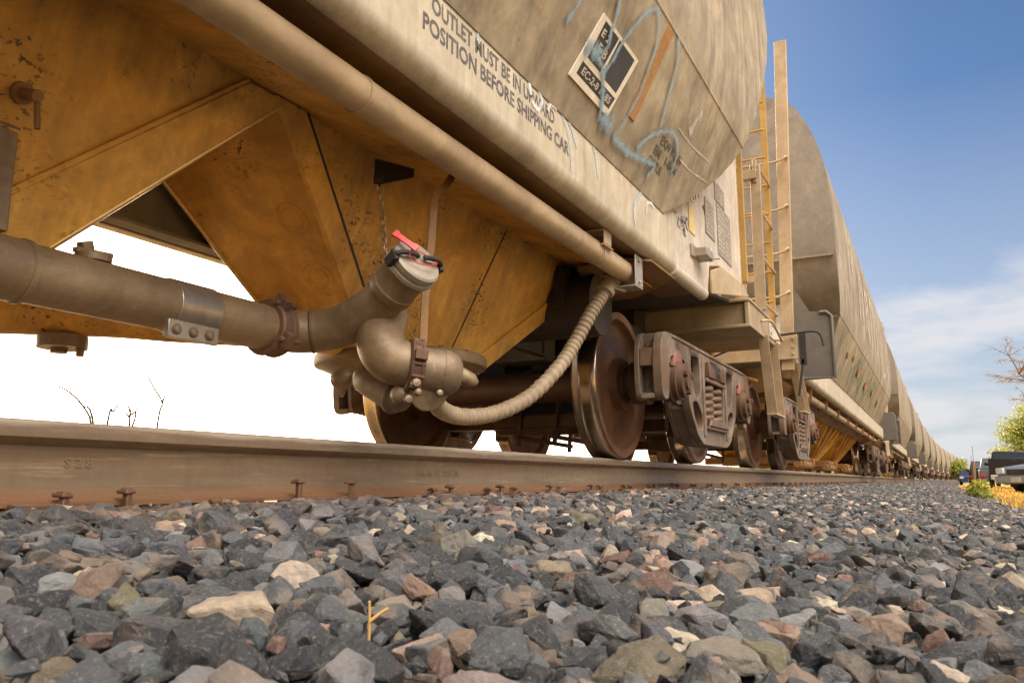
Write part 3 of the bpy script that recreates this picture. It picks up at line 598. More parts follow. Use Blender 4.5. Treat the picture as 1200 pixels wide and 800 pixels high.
mb = MB(); c = Vector((tx - .02, 1.47 * K, tz + TR)); mb.cyl(c, c + Vector((0, 0, .018)), .045, 14); mb.cyl(c + Vector((-.01, -.01, .018)), c + Vector((-.01, -.02, .05)), .02, 8); mb.bar(c + Vector((0, -.05, .022)), c + Vector((0, .05, .028)), .02, .012)
mb.build('tube_valve', 'tube', tb, smooth=45)
mb = MB(); c = Vector((-.29, 1.80, .575)); mb.cyl(c + Vector((0, 0, -.045)), c, .085, 16); mb.cyl(c + Vector((-.02, .0, -.06)), c + Vector((-.02, .0, -.045)), .03, 8); mb.cyl(c + Vector((.06, .03, -.075)), c + Vector((.06, .03, -.045)), .014, 8); mb.build('drain_fitting', 'tube', tb, smooth=45)
E = [(tx, 1.83, tz), (.633, 1.90, .54), (.651, 1.975, .54), (.702, 2.028, .545), (.786, 2.058, .561), (.868, 2.058, .588), (.948, 2.048, .622), (1.02, 2.03, .665)]
EP = smoothpath(E, 7)
mb = MB(); mb.sweep(EP, TR * .98, 36, cap=False); el = mb.build('tube_elbow', 'tube', car1, smooth=60)
e0 = EP[-1]; ed = (EP[-1] - EP[-8]).normalized(); ed = Vector((.84, -.22, .50)).normalized()
mb = MB(); mb.lathe([(TR * .9, -.03), (TR + .004, -.03), (TR + .0065, -.026), (TR + .0065, .0), (TR + .004, .003), (TR + .002, .006), (TR + .003, .07), (TR + .008, .07), (TR + .009, .078)], e0, ed, 40); mb.build('elbow_collar', 'tube', el, smooth=35)
mb = MB()
for i_ in (6, 20): t_ = (EP[i_ + 1] - EP[i_ - 1]).normalized(); mb.lathe([(TR * .97, -.006), (TR + .0025, -.003), (TR + .003, .001), (TR + .0015, .004), (TR * .97, .006)], EP[i_], t_, 36)
mb.build('weld_bead', 'clamp', el, smooth=60)
cc = e0 + ed * .078
mb = MB(); mb.lathe([(TR + .009, 0), (TR + .014, .003), (TR + .014, .016), (TR + .007, .018), (TR + .007, .026), (TR + .012, .028), (TR + .012, .044), (TR + .006, .050), (.03, .052), (.0, .052)], cc, ed, 44); cap = mb.build('tube_cap', 'alu', el, smooth=30)
w_ = Vector((0, 0, 1)); u_ = ed.cross(w_).normalized(); v_ = u_.cross(ed).normalized()   # cap plane axes: u ~ along track, v ~ up
mb = MB(); tc = cc + ed * .058
for q in (-1, 1):
    b0 = cc + ed * .022 + u_ * q * (TR + .02) ; mb.bar(b0 - ed * .016, b0 + ed * .03, .03, .016, up=u_)
    mb.sweep(smoothpath([b0 + ed * .03, b0 + ed * .045 - u_ * q * .02, tc + u_ * q * .03 + ed * .012, tc + u_ * q * .012 + ed * .006], 4), .0085, 8)
    mb.cyl(b0 - v_ * .02 + ed * .024, b0 + v_ * .02 + ed * .024, .008, 8)
mb.build('cap_lever', 'dark', cap, smooth=50)
mb = MB(); q0 = tc - u_ * .05 + v_ * .005; hd = (-u_ * .62 + v_ * .55 + ed * .35).normalized() if False else None
pr_ = Vector((.62, -.70, .36)).normalized(); left = Vector((-.80, -.45, .38)).normalized()
t0 = cc + ed * .056 - u_ * 0 + Vector((.0, -.035, .03)); t1 = t0 + Vector((-.042, -.026, .036)); mb.bar(t0, t1, .020, .006, up=(.6, -.6, .5)); mb.bar(t1 - (t1 - t0) * .02, t1 + (t1 - t0).normalized() * .012, .027, .008, up=(.6, -.6, .5)); mb.bar(t0 - (t1 - t0).normalized() * .014, t0, .026, .010, up=(.6, -.6, .5))
ring = [tc + ed * .012 + u_ * (.055 * math.cos(a)) + v_ * (.026 * math.sin(a) - .012) + ed * .004 * math.sin(2 * a) for a in np.linspace(0, 2 * PI, 33)]
mb.sweep(ring, .0017, 6, cap=False); mb.build('seal_tag', 'red', cap)
# outlet disc, lower elbow, valve
mb = MB(); dc = (.36, 3.0, .60); mb.lathe([(.0, -.10), (.20, -.10), (.30, -.075), (.37, -.045), (.388, -.04), (.394, -.03), (.394, .0), (.386, .010), (.2, .013), (.0, .013)], dc, (0, 0, 1), 48); od = mb.build('outlet_flange', 'tube', car1, smooth=35)
for k in range(14):
    a = 2 * PI * k / 14; mb = MB(); mb.cyl((dc[0] + .345 * math.cos(a), dc[1] + .345 * math.sin(a), dc[2] - .004), (dc[0] + .345 * math.cos(a), dc[1] + .345 * math.sin(a), dc[2] + .022), .014, 6); mb.build('bolt', 'clamp', od)
def zat(px, py, Z, F=940., th=math.atan(163 / 940.)):
    return None
LP = [(.922, 2.128, .60), (.931, 2.09, .544), (.949, 2.058, .496), (.985, 2.053, .443), (1.026, 2.079, .419), (1.072, 2.117, .404), (1.121, 2.167, .396)]
LPs = smoothpath(LP, 5)
mb = MB(); mb.sweep(smoothpath([(-.9, 1.2, .64), (-.563, 1.49, .651), (-.454, 1.659, .66), (-.144, 1.878, .655), (.05, 2.0, .64), (.22, 2.2, .64), (.3, 2.6, .66)], 6), .084, 28); mb.build('rear_discharge_tube', 'gold', car1, smooth=60)
mb = MB(); mb.sweep(LPs, [.072 + .007 * math.exp(-((i - 13) / 6.) ** 2) for i in range(len(LPs))], 32, cap=True); le = mb.build('lower_elbow', 'tube', car1, smooth=60)
d_ = (LPs[-1] - LPs[-6]).normalized(); c0 = LPs[-9]
mb = MB(); mb.lathe([(.075, -.016), (.087, -.014), (.093, -.008), (.087, 0), (.087, .016), (.093, .024), (.087, .032), (.075, .034)], c0, d_, 36)
for a in (.3, 2.2, 4.0):
    uu = d_.cross(Vector((0, 0, 1))).normalized(); vv = uu.cross(d_); q = c0 + d_ * .012 + (uu * math.cos(a) + vv * math.sin(a)) * .094; mb.bar(q - vv * .016, q + vv * .016, .03, .04, up=d_)
for k in range(14):
    a = 2 * PI * k / 14; q = c0 + d_ * .012 + (uu * math.cos(a) + vv * math.sin(a)) * .088; mb.bar(q - d_ * .02, q + d_ * .02, .010, .010, up=vv)
mb.build('pipe_clamp', 'clamp', le, bevel=.002)
for a in (5.6, 4.6):
    mb = MB(); q = c0 + (uu * math.cos(a) + vv * math.sin(a)) * .11; q = q + Vector((.03, -.03, 0)); mb.lathe([(0, .02), (.012, .018), (.016, .01), (.016, 0), (.0, 0)], q, (.7, -.65, .1), 12); mb.build('bolt', 'bolt', le)
e1 = LPs[-1]
mb = MB(); mb.lathe([(.074, -.01), (.0735, .012), (.066, .036), (.045, .053), (.0, .06)], e1, d_, 32); mb.build('end_cap', 'tube', le, smooth=60)
A_ = Vector((.806, 2.162, .406)); B_ = Vector((.945, 2.145, .334)); ax_ = (B_ - A_).normalized(); L_ = (B_ - A_).length
mb = MB(); mb.lathe([(.0, -.02), (.035, -.016), (.056, .01), (.058, .06), (.058, L_), (.064, L_ + .004), (.064, L_ + .016), (.05, L_ + .02), (.04, L_ + .05), (.0, L_ + .055)], A_, ax_, 28); dv = mb.build('drain_valve', 'tube', car1, smooth=40)
mb = MB(); mb.lathe([(.0, -.01), (.062, -.01), (.066, -.006), (.066, .006), (.062, .01), (.0, .012)], (1.095, 2.12, .335), (.62, -.45, -.3), 28); mb.build('blind_flange', 'tube', dv)
for q in ((1.105, 2.045, .322), (1.135, 2.12, .325)):
    mb = MB(); mb.lathe([(0, .016), (.009, .014), (.012, .008), (.012, 0), (.0, 0)], q, (.7, -.65, .1), 12); mb.build('bolt', 'bolt', dv)
mb = MB(); mb.lathe([(0, -.034), (.018, -.03), (.03, -.018), (.036, 0), (.03, .018), (.018, .03), (0, .034)], (1.02, 2.08, .322), (.7, -.7, 0), 20); mb.build('drain_plug', 'tube', dv, smooth=60)
mb = MB(); q = Vector((.69, 2.208, .408)); mb.sweep([q + Vector((-.065, .01, .0)), q + Vector((-.045, .006, .0)), q, q + Vector((.02, 0, .002))], [.014, .032, .036, .016], 14); mb.sweep([q + Vector((-.02, 0, -.02)), q + Vector((-.015, 0, -.065))], [.03, .006], 8); mb.cyl(q, q + Vector((.10, 0, .012)), .010, 10); mb.build('valve_handle', 'tube', dv, smooth=60)
mb = MB(); q = Vector((1.076, 2.336, .412)); mb.sweep([q + Vector((-.06, -.05, .01)), q, q + Vector((.035, .03, -.02)), q + Vector((.05, .04, -.03))], [.022, .032, .026, .010], 12); mb.build('pointed_lug', 'tube', dv, smooth=60)
# corrugated hose
HP = smoothpath([(1.13, 3.72, 1.07), (1.10, 3.66, .97), (1.055, 3.60, .86), (1.0, 3.54, .72), (.955, 3.44, .585), (.884, 3.264, .43), (.813, 3.071, .345), (.774, 2.883, .318), (.79, 2.70, .325), (.86, 2.52, .345), (.96, 2.34, .365)], 36)
mb = MB(); HQ = HP[27:]; mb.sweep(HQ, [(.0345, .0362, .0362, .0345, .0315, .0308)[i % 6] + .0006 * math.sin(i * .37) for i in range(len(HQ))], 16); ho = mb.build('corrugated_hose', 'hose', car1, smooth=70)
mb = MB();  mb.lathe([(.038, 0), (.05, .002), (.05, .03), (.042, .034), (.042, .07), (.05, .074), (.05, .10), (.038, .104)], HP[6], (HP[30] - HP[6]).normalized(), 20); mb.bar(HP[24] + Vector((.03, .02, 0)), HP[24] + Vector((.08, .05, -.02)), .04, .02); mb.cyl(HP[0], HP[33], .036, 16); mb.build('hose_clamp', 'hose', ho)
mb = MB(); mb.cyl((.35, 4.02, 1.0), (.95, 4.02, 1.0), .17, 32); mb.box(.5, .56, 3.84, 4.2, .96, 1.2); mb.box(.75, .81, 3.84, 4.2, .96, 1.2); mb.build('air_reservoir', 'dark', car1, smooth=40)
# bolster platform at the end
mb = MB(); mb.box(.05, 1.30, 6.16, 6.19, 1.235, 1.40); mb.box(.02, 1.345, 6.12, 7.28, 1.405, 1.43); mb.box(.02, 1.345, 6.12, 7.28, 1.205, 1.23); mb.box(1.30, 1.335, 6.13, 7.28, 1.228, 1.407)
mb.build('end_platform', 'platform', car1, bevel=.006)
mb = MB(); mb.box(1.336, 1.343, 6.95, 7.45, 1.26, 1.40); 
for yy, zz in ((7.0, 1.3), (7.05, 1.37), (7.35, 1.3)): mb.cyl((1.343, yy, zz), (1.352, yy, zz), .014, 8)
mb.build('side_bracket', 'panel', car1)
mb = MB(); mb.sweep(smoothpath([(1.34, 6.6, 1.33), (1.40, 6.65, 1.335), (1.41, 6.85, 1.30), (1.42, 7.0, 1.24), (1.41, 7.15, 1.25), (1.345, 7.2, 1.27)], 4), .011, 8); mb.build('grab_iron', 'tan', car1)
mb = MB(); mb.box(-1.1, 1.16, 7.28, 7.34, 1.28, 1.37); mb.box(-1.1, .78, 7.30, 7.36, 1.0, 1.15); mb.bar((.62, 7.25, 1.13), (1.15, 7.32, .93), .06, .02); mb.box(.72, .78, 7.2, 7.3, .85, 1.3); mb.cyl((.6, 7.1, .9), (.8, 7.1, .9), .05, 12); mb.build('end_sill', 'gold', car1, bevel=.004)
mb = MB(); mb.box(-.35, .5, 5.9, 7.3, 1.2, 1.4); mb.box(-1.28, .05, 6.1, 7.3, 1.2, 1.43); mb.build('end_deck', 'dark', car1)
mb = MB()
for ya, yb in ((6.68, 6.90), (7.13, 7.28)): mb.sweep([(1.33, ya, 1.23), (1.335, yb, .60)], 1., shape=[(-.04, -.007), (.04, -.007), (.04, .007), (-.04, .007)], up=(0, 1, 0))
mb.bar((1.335, 6.88, .60), (1.335, 7.30, .60), .08, .014); mb.build('step_stirrup', 'tan', car1)
# end ladder (yellow) and side grab ladder
lad = MB(); lad.bar((1.325, 7.25, 1.43), (1.345, 7.25, 4.2), .05, .045, up=(0, 1, 0)); lad.bar((1.03, 7.25, 1.43), (1.03, 7.25, 4.2), .035, .045, up=(0, 1, 0)); LD = lad.build('ladder', 'yellow', car1)
for z in np.arange(1.62, 4.2, .27):
    mb = MB(); mb.cyl((1.03, 7.23, z), (1.34, 7.23, z), .0105, 8); mb.build('rung', 'yellow', LD)
mb = MB(); mb.bar((1.33, 6.66, 1.43), (1.33, 6.74, 2.72), .085, .03, up=(0, 1, 0)); mb.box(1.12, 1.345, 6.68, 6.74, 2.58, 2.66); mb.box(1.10, 1.13, 6.68, 6.75, 2.56, 2.70); mb.box(1.315, 1.345, 6.70, 6.76, 2.55, 2.76); SL = mb.build('side_ladder', 'platform', car1, bevel=.004)
for z in (1.50, 1.89, 2.30, 2.70):
    mb = MB(); mb.cyl((1.352, 6.72, z), (1.362, 7.26, z - .005), .0125, 8); mb.cyl((1.35, 6.72, z), (1.30, 6.72, z), .012, 8); mb.cyl((1.36, 7.255, z), (1.30, 7.255, z), .012, 8); mb.build('rung', 'tan', SL)
mb = MB(); mb.box(.90, 1.0, 6.0, 6.1, 1.43, 4.3); mb.box(1.05, 1.13, 6.0, 6.12, 1.43, 3.2); mb.box(.2, 1.0, 6.02, 6.08, 2.3, 2.4); mb.prism([(.9, 6.05, 1.45), (.4, 6.05, 2.9), (.3, 6.05, 2.9), (.8, 6.05, 1.45)], (0, .05, 0)); mb.box(-1.0, 1.2, 7.16, 7.22, 1.80, 1.86); mb.build('end_frame', 'tan', car1)
mb = MB(); mb.bar((1.345, 5.99, 1.52), (1.345, 5.99, 2.75), .05, .035, up=(1, 0, 0)); mb.build('panel_edge_strip', 'yellow', car1)
mb = MB(); mb.prism([(1.2, 4.30, 1.19), (-1.2, 4.30, 1.19), (-1.2, 6.1, 1.40), (1.2, 6.1, 1.40)], (0, 0, .02)); mb.prism([(.3, 4.29, .95), (-.4, 4.29, .95), (-.4, 4.29, 1.2), (.3, 4.29, 1.2)], (0, .02, 0)); mb.build('sun_block_sheet', 'dark', car1)  # added dark sheet, fills the gap and blocks sun over the axle
mb = MB(); mb.box(-1.28, -.36, 5.38, 5.76, .76, 1.26); mb.box(.06, .6, 5.38, 5.76, .95, 1.2); mb.build('body_bolster', 'dark', car1, bevel=.02)
bogie(car1, 5.57, True); bogie(car1, -7.81, False); coupler(car1, 7.60, 1); coupler(car1, -9.84, -1)

# ================================================================== CAR 2 and the rest of the train
Y2 = 16.38
def car_b(full=True):
    c = empty('covered_hopper_car', (0, Y2, 0))
    b = body(c, 'body2', 6.45, .95, Y2); 
    if full: seam(c, b, 6.45, .95, Y2, 'body2', 2.075)
    sill(c, 1, 1.14, 1.43, Y2 - 7.2, Y2 + 7.2, 'sill'); sill(c, -1, 1.14, 1.43, Y2 - 7.2, Y2 + 7.2, 'sill')
    if full:
        mb = MB()
        for z_ in (2.06, 2.71):
            for q in (-1, 1): y_ = Y2 + q * endY(z_, 6.45, .95); w_ = profX(z_) - .03; mb.box(-w_, w_, min(y_ - q * .02, y_ + q * .035), max(y_ - q * .02, y_ + q * .035), z_ - .012, z_ + .012)
        mb.build('end_stiffener', 'endgrey', b)
    for q in (-1, 1):
        ye = Y2 + q * 7.35
        mb = MB(); x0, x1, z0, z1 = 1.22, 1.64, 1.13, 1.84
        mb.prism([(x0, ye, z0), (x1, ye, z0), (x1, ye, z1 - .05), (x1 - .05, ye, z1), (x0 + .2, ye, z1 + .02), (x0, ye, z1 + .4)], (0, -q * .012, 0))
        pth = [(x1 - .12, ye, z1), (x1 - .05, ye, z1), (x1, ye, z1 - .05), (x1, ye, z0), (x0, ye, z0)]
        mb.sweep([Vector(p) + Vector((0, q * .012, 0)) for p in pth], .018, 8)
        mb.build('shield_plate', 'platedark', c)
        yp = Y2 + q * 8.36
        for sg in (1, -1):
            mb = MB(); mb.bar((sg * 1.315, yp, 1.10), (sg * 1.425, yp, 4.50), .118, .05, up=(0, 1, 0)); LDr = mb.build('ladder_post', 'tan', c, bevel=.004)
            if full:
                mb = MB(); mb.bar((sg * .93, yp, 1.25), (sg * .93, yp, 4.5), .06, .05, up=(0, 1, 0)); mb.build('ladder_stile', 'tan', LDr)
                for z in (1.83, 2.26, 2.70, 3.2):
                    mb = MB(); xo = 1.315 + .12 * (z - 1.1) / 3.4
                    mb.sweep(smoothpath([(sg * (xo + .03), yp + q * .026, z + .03), (sg * (xo + .03), yp + q * .085, z + .025), (sg * (xo - .06), yp + q * .10, z - .02), (sg * .96, yp + q * .10, z - .02), (sg * .93, yp + q * .02, z - .02)], 3), .012, 8); mb.build('grab_iron', 'tan', LDr)
        mb = MB(); mb.box(-1.3, 1.30, yp - .05, yp + .05, 1.20, 1.33); mb.prism([(1.23, yp + q * .052, 1.20), (1.42, yp + q * .052, 1.20), (1.42, yp + q * .052, 1.45), (1.23, yp + q * .052, 1.45)], (0, q * .012, 0)); mb.prism([(-1.23, yp + q * .052, 1.20), (-1.42, yp + q * .052, 1.20), (-1.42, yp + q * .052, 1.45), (-1.23, yp + q * .052, 1.45)], (0, q * .012, 0))
        for zz in (1.25, 1.32, 1.40):
            for sg in (1, -1): mb.cyl((sg * 1.38, yp + q * .06, zz), (sg * 1.38, yp + q * .075, zz), .014, 8)
        mb.build('end_sill', 'tan', c, bevel=.003)
        mb = MB(); mb.box(-1.28, 1.28, min(yp, ye) + .06, max(yp, ye) - .02, 1.28, 1.34); mb.box(-.2, .2, min(yp, ye) + .06, max(yp, ye) - .02, .93, 1.28); mb.prism([(1.2, ye, 1.30), (1.2, ye - q * 1.2, 2.2), (-1.2, ye - q * 1.2, 2.2), (-1.2, ye, 1.30)], (0, 0, .02)); mb.build('end_deck', 'endgrey', c)
        for sg in (1, -1):
            mb = MB(); mb.bar((sg * 1.35, yp + q * .0, 1.22), (sg * 1.39, yp - q * .25, .72), .07, .012, up=(0, 1, 0)); mb.bar((sg * 1.35, yp - q * .35, 1.22), (sg * 1.39, yp - q * .55, .72), .07, .012, up=(0, 1, 0)); mb.bar((sg * 1.39, yp - q * .22, .72), (sg * 1.39, yp - q * .58, .72), .06, .012); mb.build('step_stirrup', 'tan', c)
        if full:
            mb = MB(); mb.sweep(smoothpath([(.3, yp + q * .12, 1.15), (1.0, yp + q * .14, 1.38), (1.45, yp + q * .12, 1.44), (1.62, yp + q * .1, 1.43), (1.66, yp + q * .1, 1.30)], 4), .012, 8); mb.box(1.43, 1.49, yp - .02, yp + .04, 1.15, 1.46); mb.bar((1.46, yp, 1.2), (1.40, yp, .85), .04, .02); mb.build('uncoupling_lever', 'dark', c)
            mb = MB(); x, y = .5, yp + q * .12; mb.sweep(smoothpath([(x, yp, 1.1), (x, y + q * .1, .95), (x - .1, y + q * .2, .7), (x - .25, y + q * .32, .62)], 5), .02, 8); mb.build('air_hose', 'dark', c)
        coupler(c, Y2 + q * 8.72, q)
    mb = MB(); mb.cyl((1.18, Y2 - 6.4, 1.06), (1.18, Y2 + 6.4, 1.06), .045, 14); p = mb.build('long_pipe', 'pipe', c, smooth=50)
    mb = MB(); 
    for k in range(9): mb.box(1.12, 1.25, Y2 - 6.2 + k * 1.55 - .02, Y2 - 6.2 + k * 1.55 + .02, 1.0, 1.15)
    mb.build('pipe_hangers', 'golddark', p)
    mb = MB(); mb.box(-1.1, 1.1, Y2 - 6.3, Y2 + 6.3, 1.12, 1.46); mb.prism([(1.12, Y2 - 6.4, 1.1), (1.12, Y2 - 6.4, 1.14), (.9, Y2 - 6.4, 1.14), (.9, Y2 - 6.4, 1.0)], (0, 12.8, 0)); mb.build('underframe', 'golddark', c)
    for k, yc in enumerate((Y2 - 3.3, Y2, Y2 + 3.3)):
        mb = MB(); pyramid(mb, -.9, .9, yc - 1.55, yc + 1.55, 1.12, -.42, .42, yc - .45, yc + .45, .42); hb = mb.build('hopper_bay', 'gold', c, smooth=20)
        if full:
            mb = MB()
            for s in (-1.5, -.75, .0, .75, 1.5):
                a = Vector((.905, yc + s, 1.10)); b_ = Vector((.425, yc + s * .29, .43)); mb.bar(a, b_, .035, .06, up=(.8, 0, -.57))
            for s in (-.8, 0, .8):
                a = Vector((s, yc - 1.555, 1.10)); b_ = Vector((s * .47, yc - .455, .43)); mb.bar(a, b_, .035, .06, up=(0, -.5, -.8))
            mb.build('slope_rib', 'gold', hb)
            mb = MB(); mb.box(-.6, .75, yc - .5, yc + .5, .36, .42); mb.box(-.65, .8, yc - .62, yc - .5, .30, .40); mb.box(-.65, .8, yc + .5, yc + .62, .30, .40); mb.cyl((.72, yc - .7, .30), (.72, yc + .7, .30), .06, 14); mb.box(.3, .36, yc - .35, yc - .25, .22, .36); mb.box(.3, .36, yc + .2, yc + .3, .22, .36); mb.build('outlet_gate', 'gate', hb, bevel=.008)
    if full:
        mb = MB(); mb.box(-.35, .35, Y2 - 6.2, Y2 + 6.2, 5.04, 5.08)
        for k in range(9): mb.box(-.3, .3, Y2 - 6 + k * 1.5, Y2 - 5.95 + k * 1.5, 4.88, 4.98)
        mb.build('roof_walkway', 'alu', c)
    return c
car2 = car_b(True)
tag(car2, 'second hopper car in line, streaked grey, with orange outlet gates and tan ladder post', 'freight car', 'hopper cars of the train')
bogie(car2, 9.69, True); bogie(car2, 23.07, False)
# faded marks on its side
for (nm, mt, strokes) in (('pale_graffiti', 'palespray', [(.09, [(13.2, 2.5), (13.5, 3.3), (13.9, 2.6), (14.0, 3.2)]), (.09, [(14.4, 2.5), (14.6, 3.2), (15.1, 3.1), (14.7, 2.8), (15.2, 2.4)]), (.1, [(15.8, 2.4), (15.9, 3.3), (16.6, 3.2), (16.5, 2.5)]), (.1, [(17.2, 2.5), (17.8, 3.4), (18.4, 2.4)]), (.1, [(19.0, 3.3), (19.1, 2.4), (19.9, 2.4)]), (.05, [(12.0, 3.35), (12.3, 3.5), (12.35, 3.2), (12.1, 3.15), (12.3, 3.0)]), (.1, [(20.5, 2.4), (20.7, 3.2), (21.2, 2.5), (21.6, 3.2)]),
                                                    (.03, [(12.5, 1.55), (12.2, 2.0)]), (.03, [(13.5, 1.52), (13.0, 2.05)]), (.03, [(14.3, 1.52), (13.9, 2.0)]), (.03, [(15.3, 1.52), (15.0, 2.02)]), (.03, [(16.6, 1.52), (16.0, 2.04)]), (.03, [(11.7, 1.52), (11.4, 1.9)])]),
                          ('green_graffiti', None, [(.2, [(16.0, 1.6), (17.0, 1.9), (18.2, 1.65)]), (.16, [(13.3, 1.6), (14.2, 1.85), (15.2, 1.62)])])):
    mb = MB()
    if mt is None: M['greeng'] = spray('faded_green_spray', (.22, .26, .18)); mt = 'greeng'
    for j, (w, st) in enumerate(strokes): ribbon(mb, st, w * 1.3, onb(.004 + .0003 * j + (.003 if mt == 'palespray' else 0)), 8)
    mb.build(nm, mt, car2)
mb = MB()
for y, z, r_ in ((12.35, 1.83, .055), (13.1, 1.88, .05), (14.2, 1.80, .09), (15.9, 1.75, .09), (17.5, 1.78, .08), (19.3, 1.72, .08)):
    mb.add([onb(.022)(y + 2.6 * r_ * math.cos(a), z + r_ * .8 * math.sin(a) * (1 + .2 * math.sin(3 * a))) for a in np.linspace(0, 2 * PI, 13)[:-1]], [tuple(range(12))])
mb.build('orange_spot', 'orange', car2)
simple = car_b(False); bogie(simple, 9.69, False); bogie(simple, 23.07, False)
words = ['third', 'fourth', 'fifth', 'sixth', 'seventh', 'eighth', 'ninth', 'tenth', 'eleventh', 'twelfth', 'thirteenth']
def put(c, k):
    ya = 7.63 + 17.5 * k; yb = ya + 17.5; xa, xb = trackX(ya), trackX(yb)
    c.location = ((xa + xb) / 2, (ya + yb) / 2, 0); c.rotation_euler = (0, 0, -math.atan2(xb - xa, 17.5))
for k in range(1, 12):
    if k == 1: c = copy_tree(car2); 
    elif k == 2: c = simple
    else: c = copy_tree(simple)
    if k == 1:
        for ch in list(c.children):
            if ch.name.split('.')[0] in ('pale_graffiti', 'green_graffiti', 'orange_spot'): bpy.data.objects.remove(ch)
    put(c, k)
    lb = 'last visible hopper car at the far end of the train' if k == 11 else words[k - 1] + ' hopper car counting back from the nearest one along the curving train'
    tag(c, lb, 'freight car', 'hopper cars of the train')

# ------------------------------------------------------------------ ground and ballast
def zb(x):
    P = [(-40, -.5), (-5, -.45), (-3.2, -.33), (-1.6, -.06), (.6, -.045), (.9, -.014), (1.3, -.014), (2.0, -.06), (2.6, -.118), (3.2, -.225), (3.7, -.285), (6, -.31), (60, -.31), (2000, -.31)]
    for (a, b), (c, d) in zip(P, P[1:]):
        if x <= c: return b + (d - b) * (x - a) / (c - a)
    return P[-1][1]
zbv = np.vectorize(zb)
def groundmat(name, cs, s=3., bump=1.):
    m, nt, b = newmat(name); co = N(nt, 'ShaderNodeTexCoord').outputs['Object']
    n1 = noise(nt, co, s=.5, detail=6, rough=.7); n2 = noise(nt, co, s=s * 6, detail=6, rough=.75)
    c = mix(nt, ramp(nt, n1, .4, .6), cs[0], cs[1]); c = mix(nt, ramp(nt, n2, .35, .7), c, cs[2])
    nt.links.new(c, b.inputs['Base Color']); b.inputs['Roughness'].default_value = .95
    bp = N(nt, 'ShaderNodeBump'); bp.inputs['Strength'].default_value = bump; bp.inputs['Distance'].default_value = .05; nt.links.new(n2, bp.inputs['Height']); nt.links.new(bp.outputs[0], b.inputs['Normal'])
    return m
M['grass_ground'] = groundmat('dry_grass_ground', [(.46, .32, .12), (.50, .31, .09), (.30, .22, .08)])
M['farside'] = M['grass_ground']
M['bed'] = groundmat('ballast_bed', [(.075, .07, .068), (.095, .085, .08), (.03, .028, .027)], 5.); M['bounce_bed'] = groundmat('bounce_track_centre', [(.36, .26, .14), (.30, .21, .11), (.20, .15, .09)], 4.)  # tan track centre added to bounce warm light under the car
mb = MB(); xs = [-2500, -400, -60, -20, -5, -3.2, -2.0, 3.2, 3.7, 6, 12, 60, 400, 2500]; ys = [-400, -40, -8, 0, 10, 20, 40, 60, 80, 120, 160, 240, 400, 900, 3000]
def gz(x, y): return zb(max(-40, min(60, x))) - .06
mb.add([(x + (trackX(min(y, 240)) if abs(x) < 30 else 0), y, gz(x, y)) for y in ys for x in xs], [(j * len(xs) + i, j * len(xs) + i + 1, (j + 1) * len(xs) + i + 1, (j + 1) * len(xs) + i) for j in range(len(ys) - 1) for i in range(len(xs) - 1)])
tag(mb.build('ground', 'grass_ground', org=(0, 0, 0)), 'dry grassy ground stretching away on both sides of the track', 'ground', kind='structure')
xs = [-2.9, -2.2, -1.6, -1, 0, 1, 1.3, 2.0, 2.6, 2.9, 3.2, 3.5]; ys = [-10, -4, 0, 4, 8, 15, 25, 35, 50, 70, 90, 120, 160, 200, 240]
mb = MB(); mb.add([(x + trackX(y), y, zb(x) - (.02 if abs(x - .3) < 3 else .05)) for y in ys for x in xs], [(j * len(xs) + i, j * len(xs) + i + 1, (j + 1) * len(xs) + i + 1, (j + 1) * len(xs) + i) for j in range(len(ys) - 1) for i in range(len(xs) - 1)])
for f_ in range(len(mb.f)):
    if max(mb.v[i][0] - trackX(mb.v[i][1]) for i in mb.f[f_]) < 1.05: mb.m[f_] = 1
tag(mb.build('track_bed', ['bed', 'bounce_bed'], org=(0, 0, 0)), 'dark bed of fines under the ballast stones', 'track bed', kind='structure')

def stonemat():
    m, nt, b = newmat('ballast_stone')
    at = N(nt, 'ShaderNodeAttribute'); at.attribute_name = 'tint'
    co = N(nt, 'ShaderNodeTexCoord').outputs['Object']
    n1 = noise(nt, co, s=62, detail=9, rough=.78); n2 = noise(nt, co, s=280, detail=5, rough=.75); n3 = noise(nt, co, s=14, detail=3, loc=(4, 4, 4))
    c = mix(nt, ramp(nt, n1, .35, .68, 0, .75), at.outputs['Color'], mix(nt, .6, at.outputs['Color'], (.02, .02, .02)))
    c = mix(nt, ramp(nt, n2, .54, .72, 0, .5), c, (.34, .31, .28))
    c = mix(nt, ramp(nt, n3, .54, .64, 0, .5), c, (.20, .15, .11))
    sp_ = N(nt, 'ShaderNodeSeparateXYZ'); nt.links.new(co, sp_.inputs[0]); n5 = noise(nt, co, s=5, detail=6, rough=.7)
    rs = N(nt, 'ShaderNodeMath', operation='MULTIPLY'); nt.links.new(ramp(nt, sp_.outputs[0], 1.5, .85), rs.inputs[0]); nt.links.new(ramp(nt, n5, .42, .6, 0, .75), rs.inputs[1])
    c = mix(nt, rs.outputs[0], c, (.17, .095, .055))
    nt.links.new(c, b.inputs['Base Color']); nt.links.new(ramp(nt, n1, .3, .7, .55, .85), b.inputs['Roughness'])
    bp = N(nt, 'ShaderNodeBump'); bp.inputs['Strength'].default_value = .9; bp.inputs['Distance'].default_value = .005; 
    ad = N(nt, 'ShaderNodeMath', operation='ADD'); nt.links.new(n1, ad.inputs[0]); mu = N(nt, 'ShaderNodeMath', operation='MULTIPLY'); nt.links.new(n2, mu.inputs[0]); mu.inputs[1].default_value = .4; nt.links.new(mu.outputs[0], ad.inputs[1])
    nt.links.new(ad.outputs[0], bp.inputs['Height']); nt.links.new(bp.outputs[0], b.inputs['Normal'])
    return m
M['stone'] = stonemat()
from mathutils import noise as mnoise
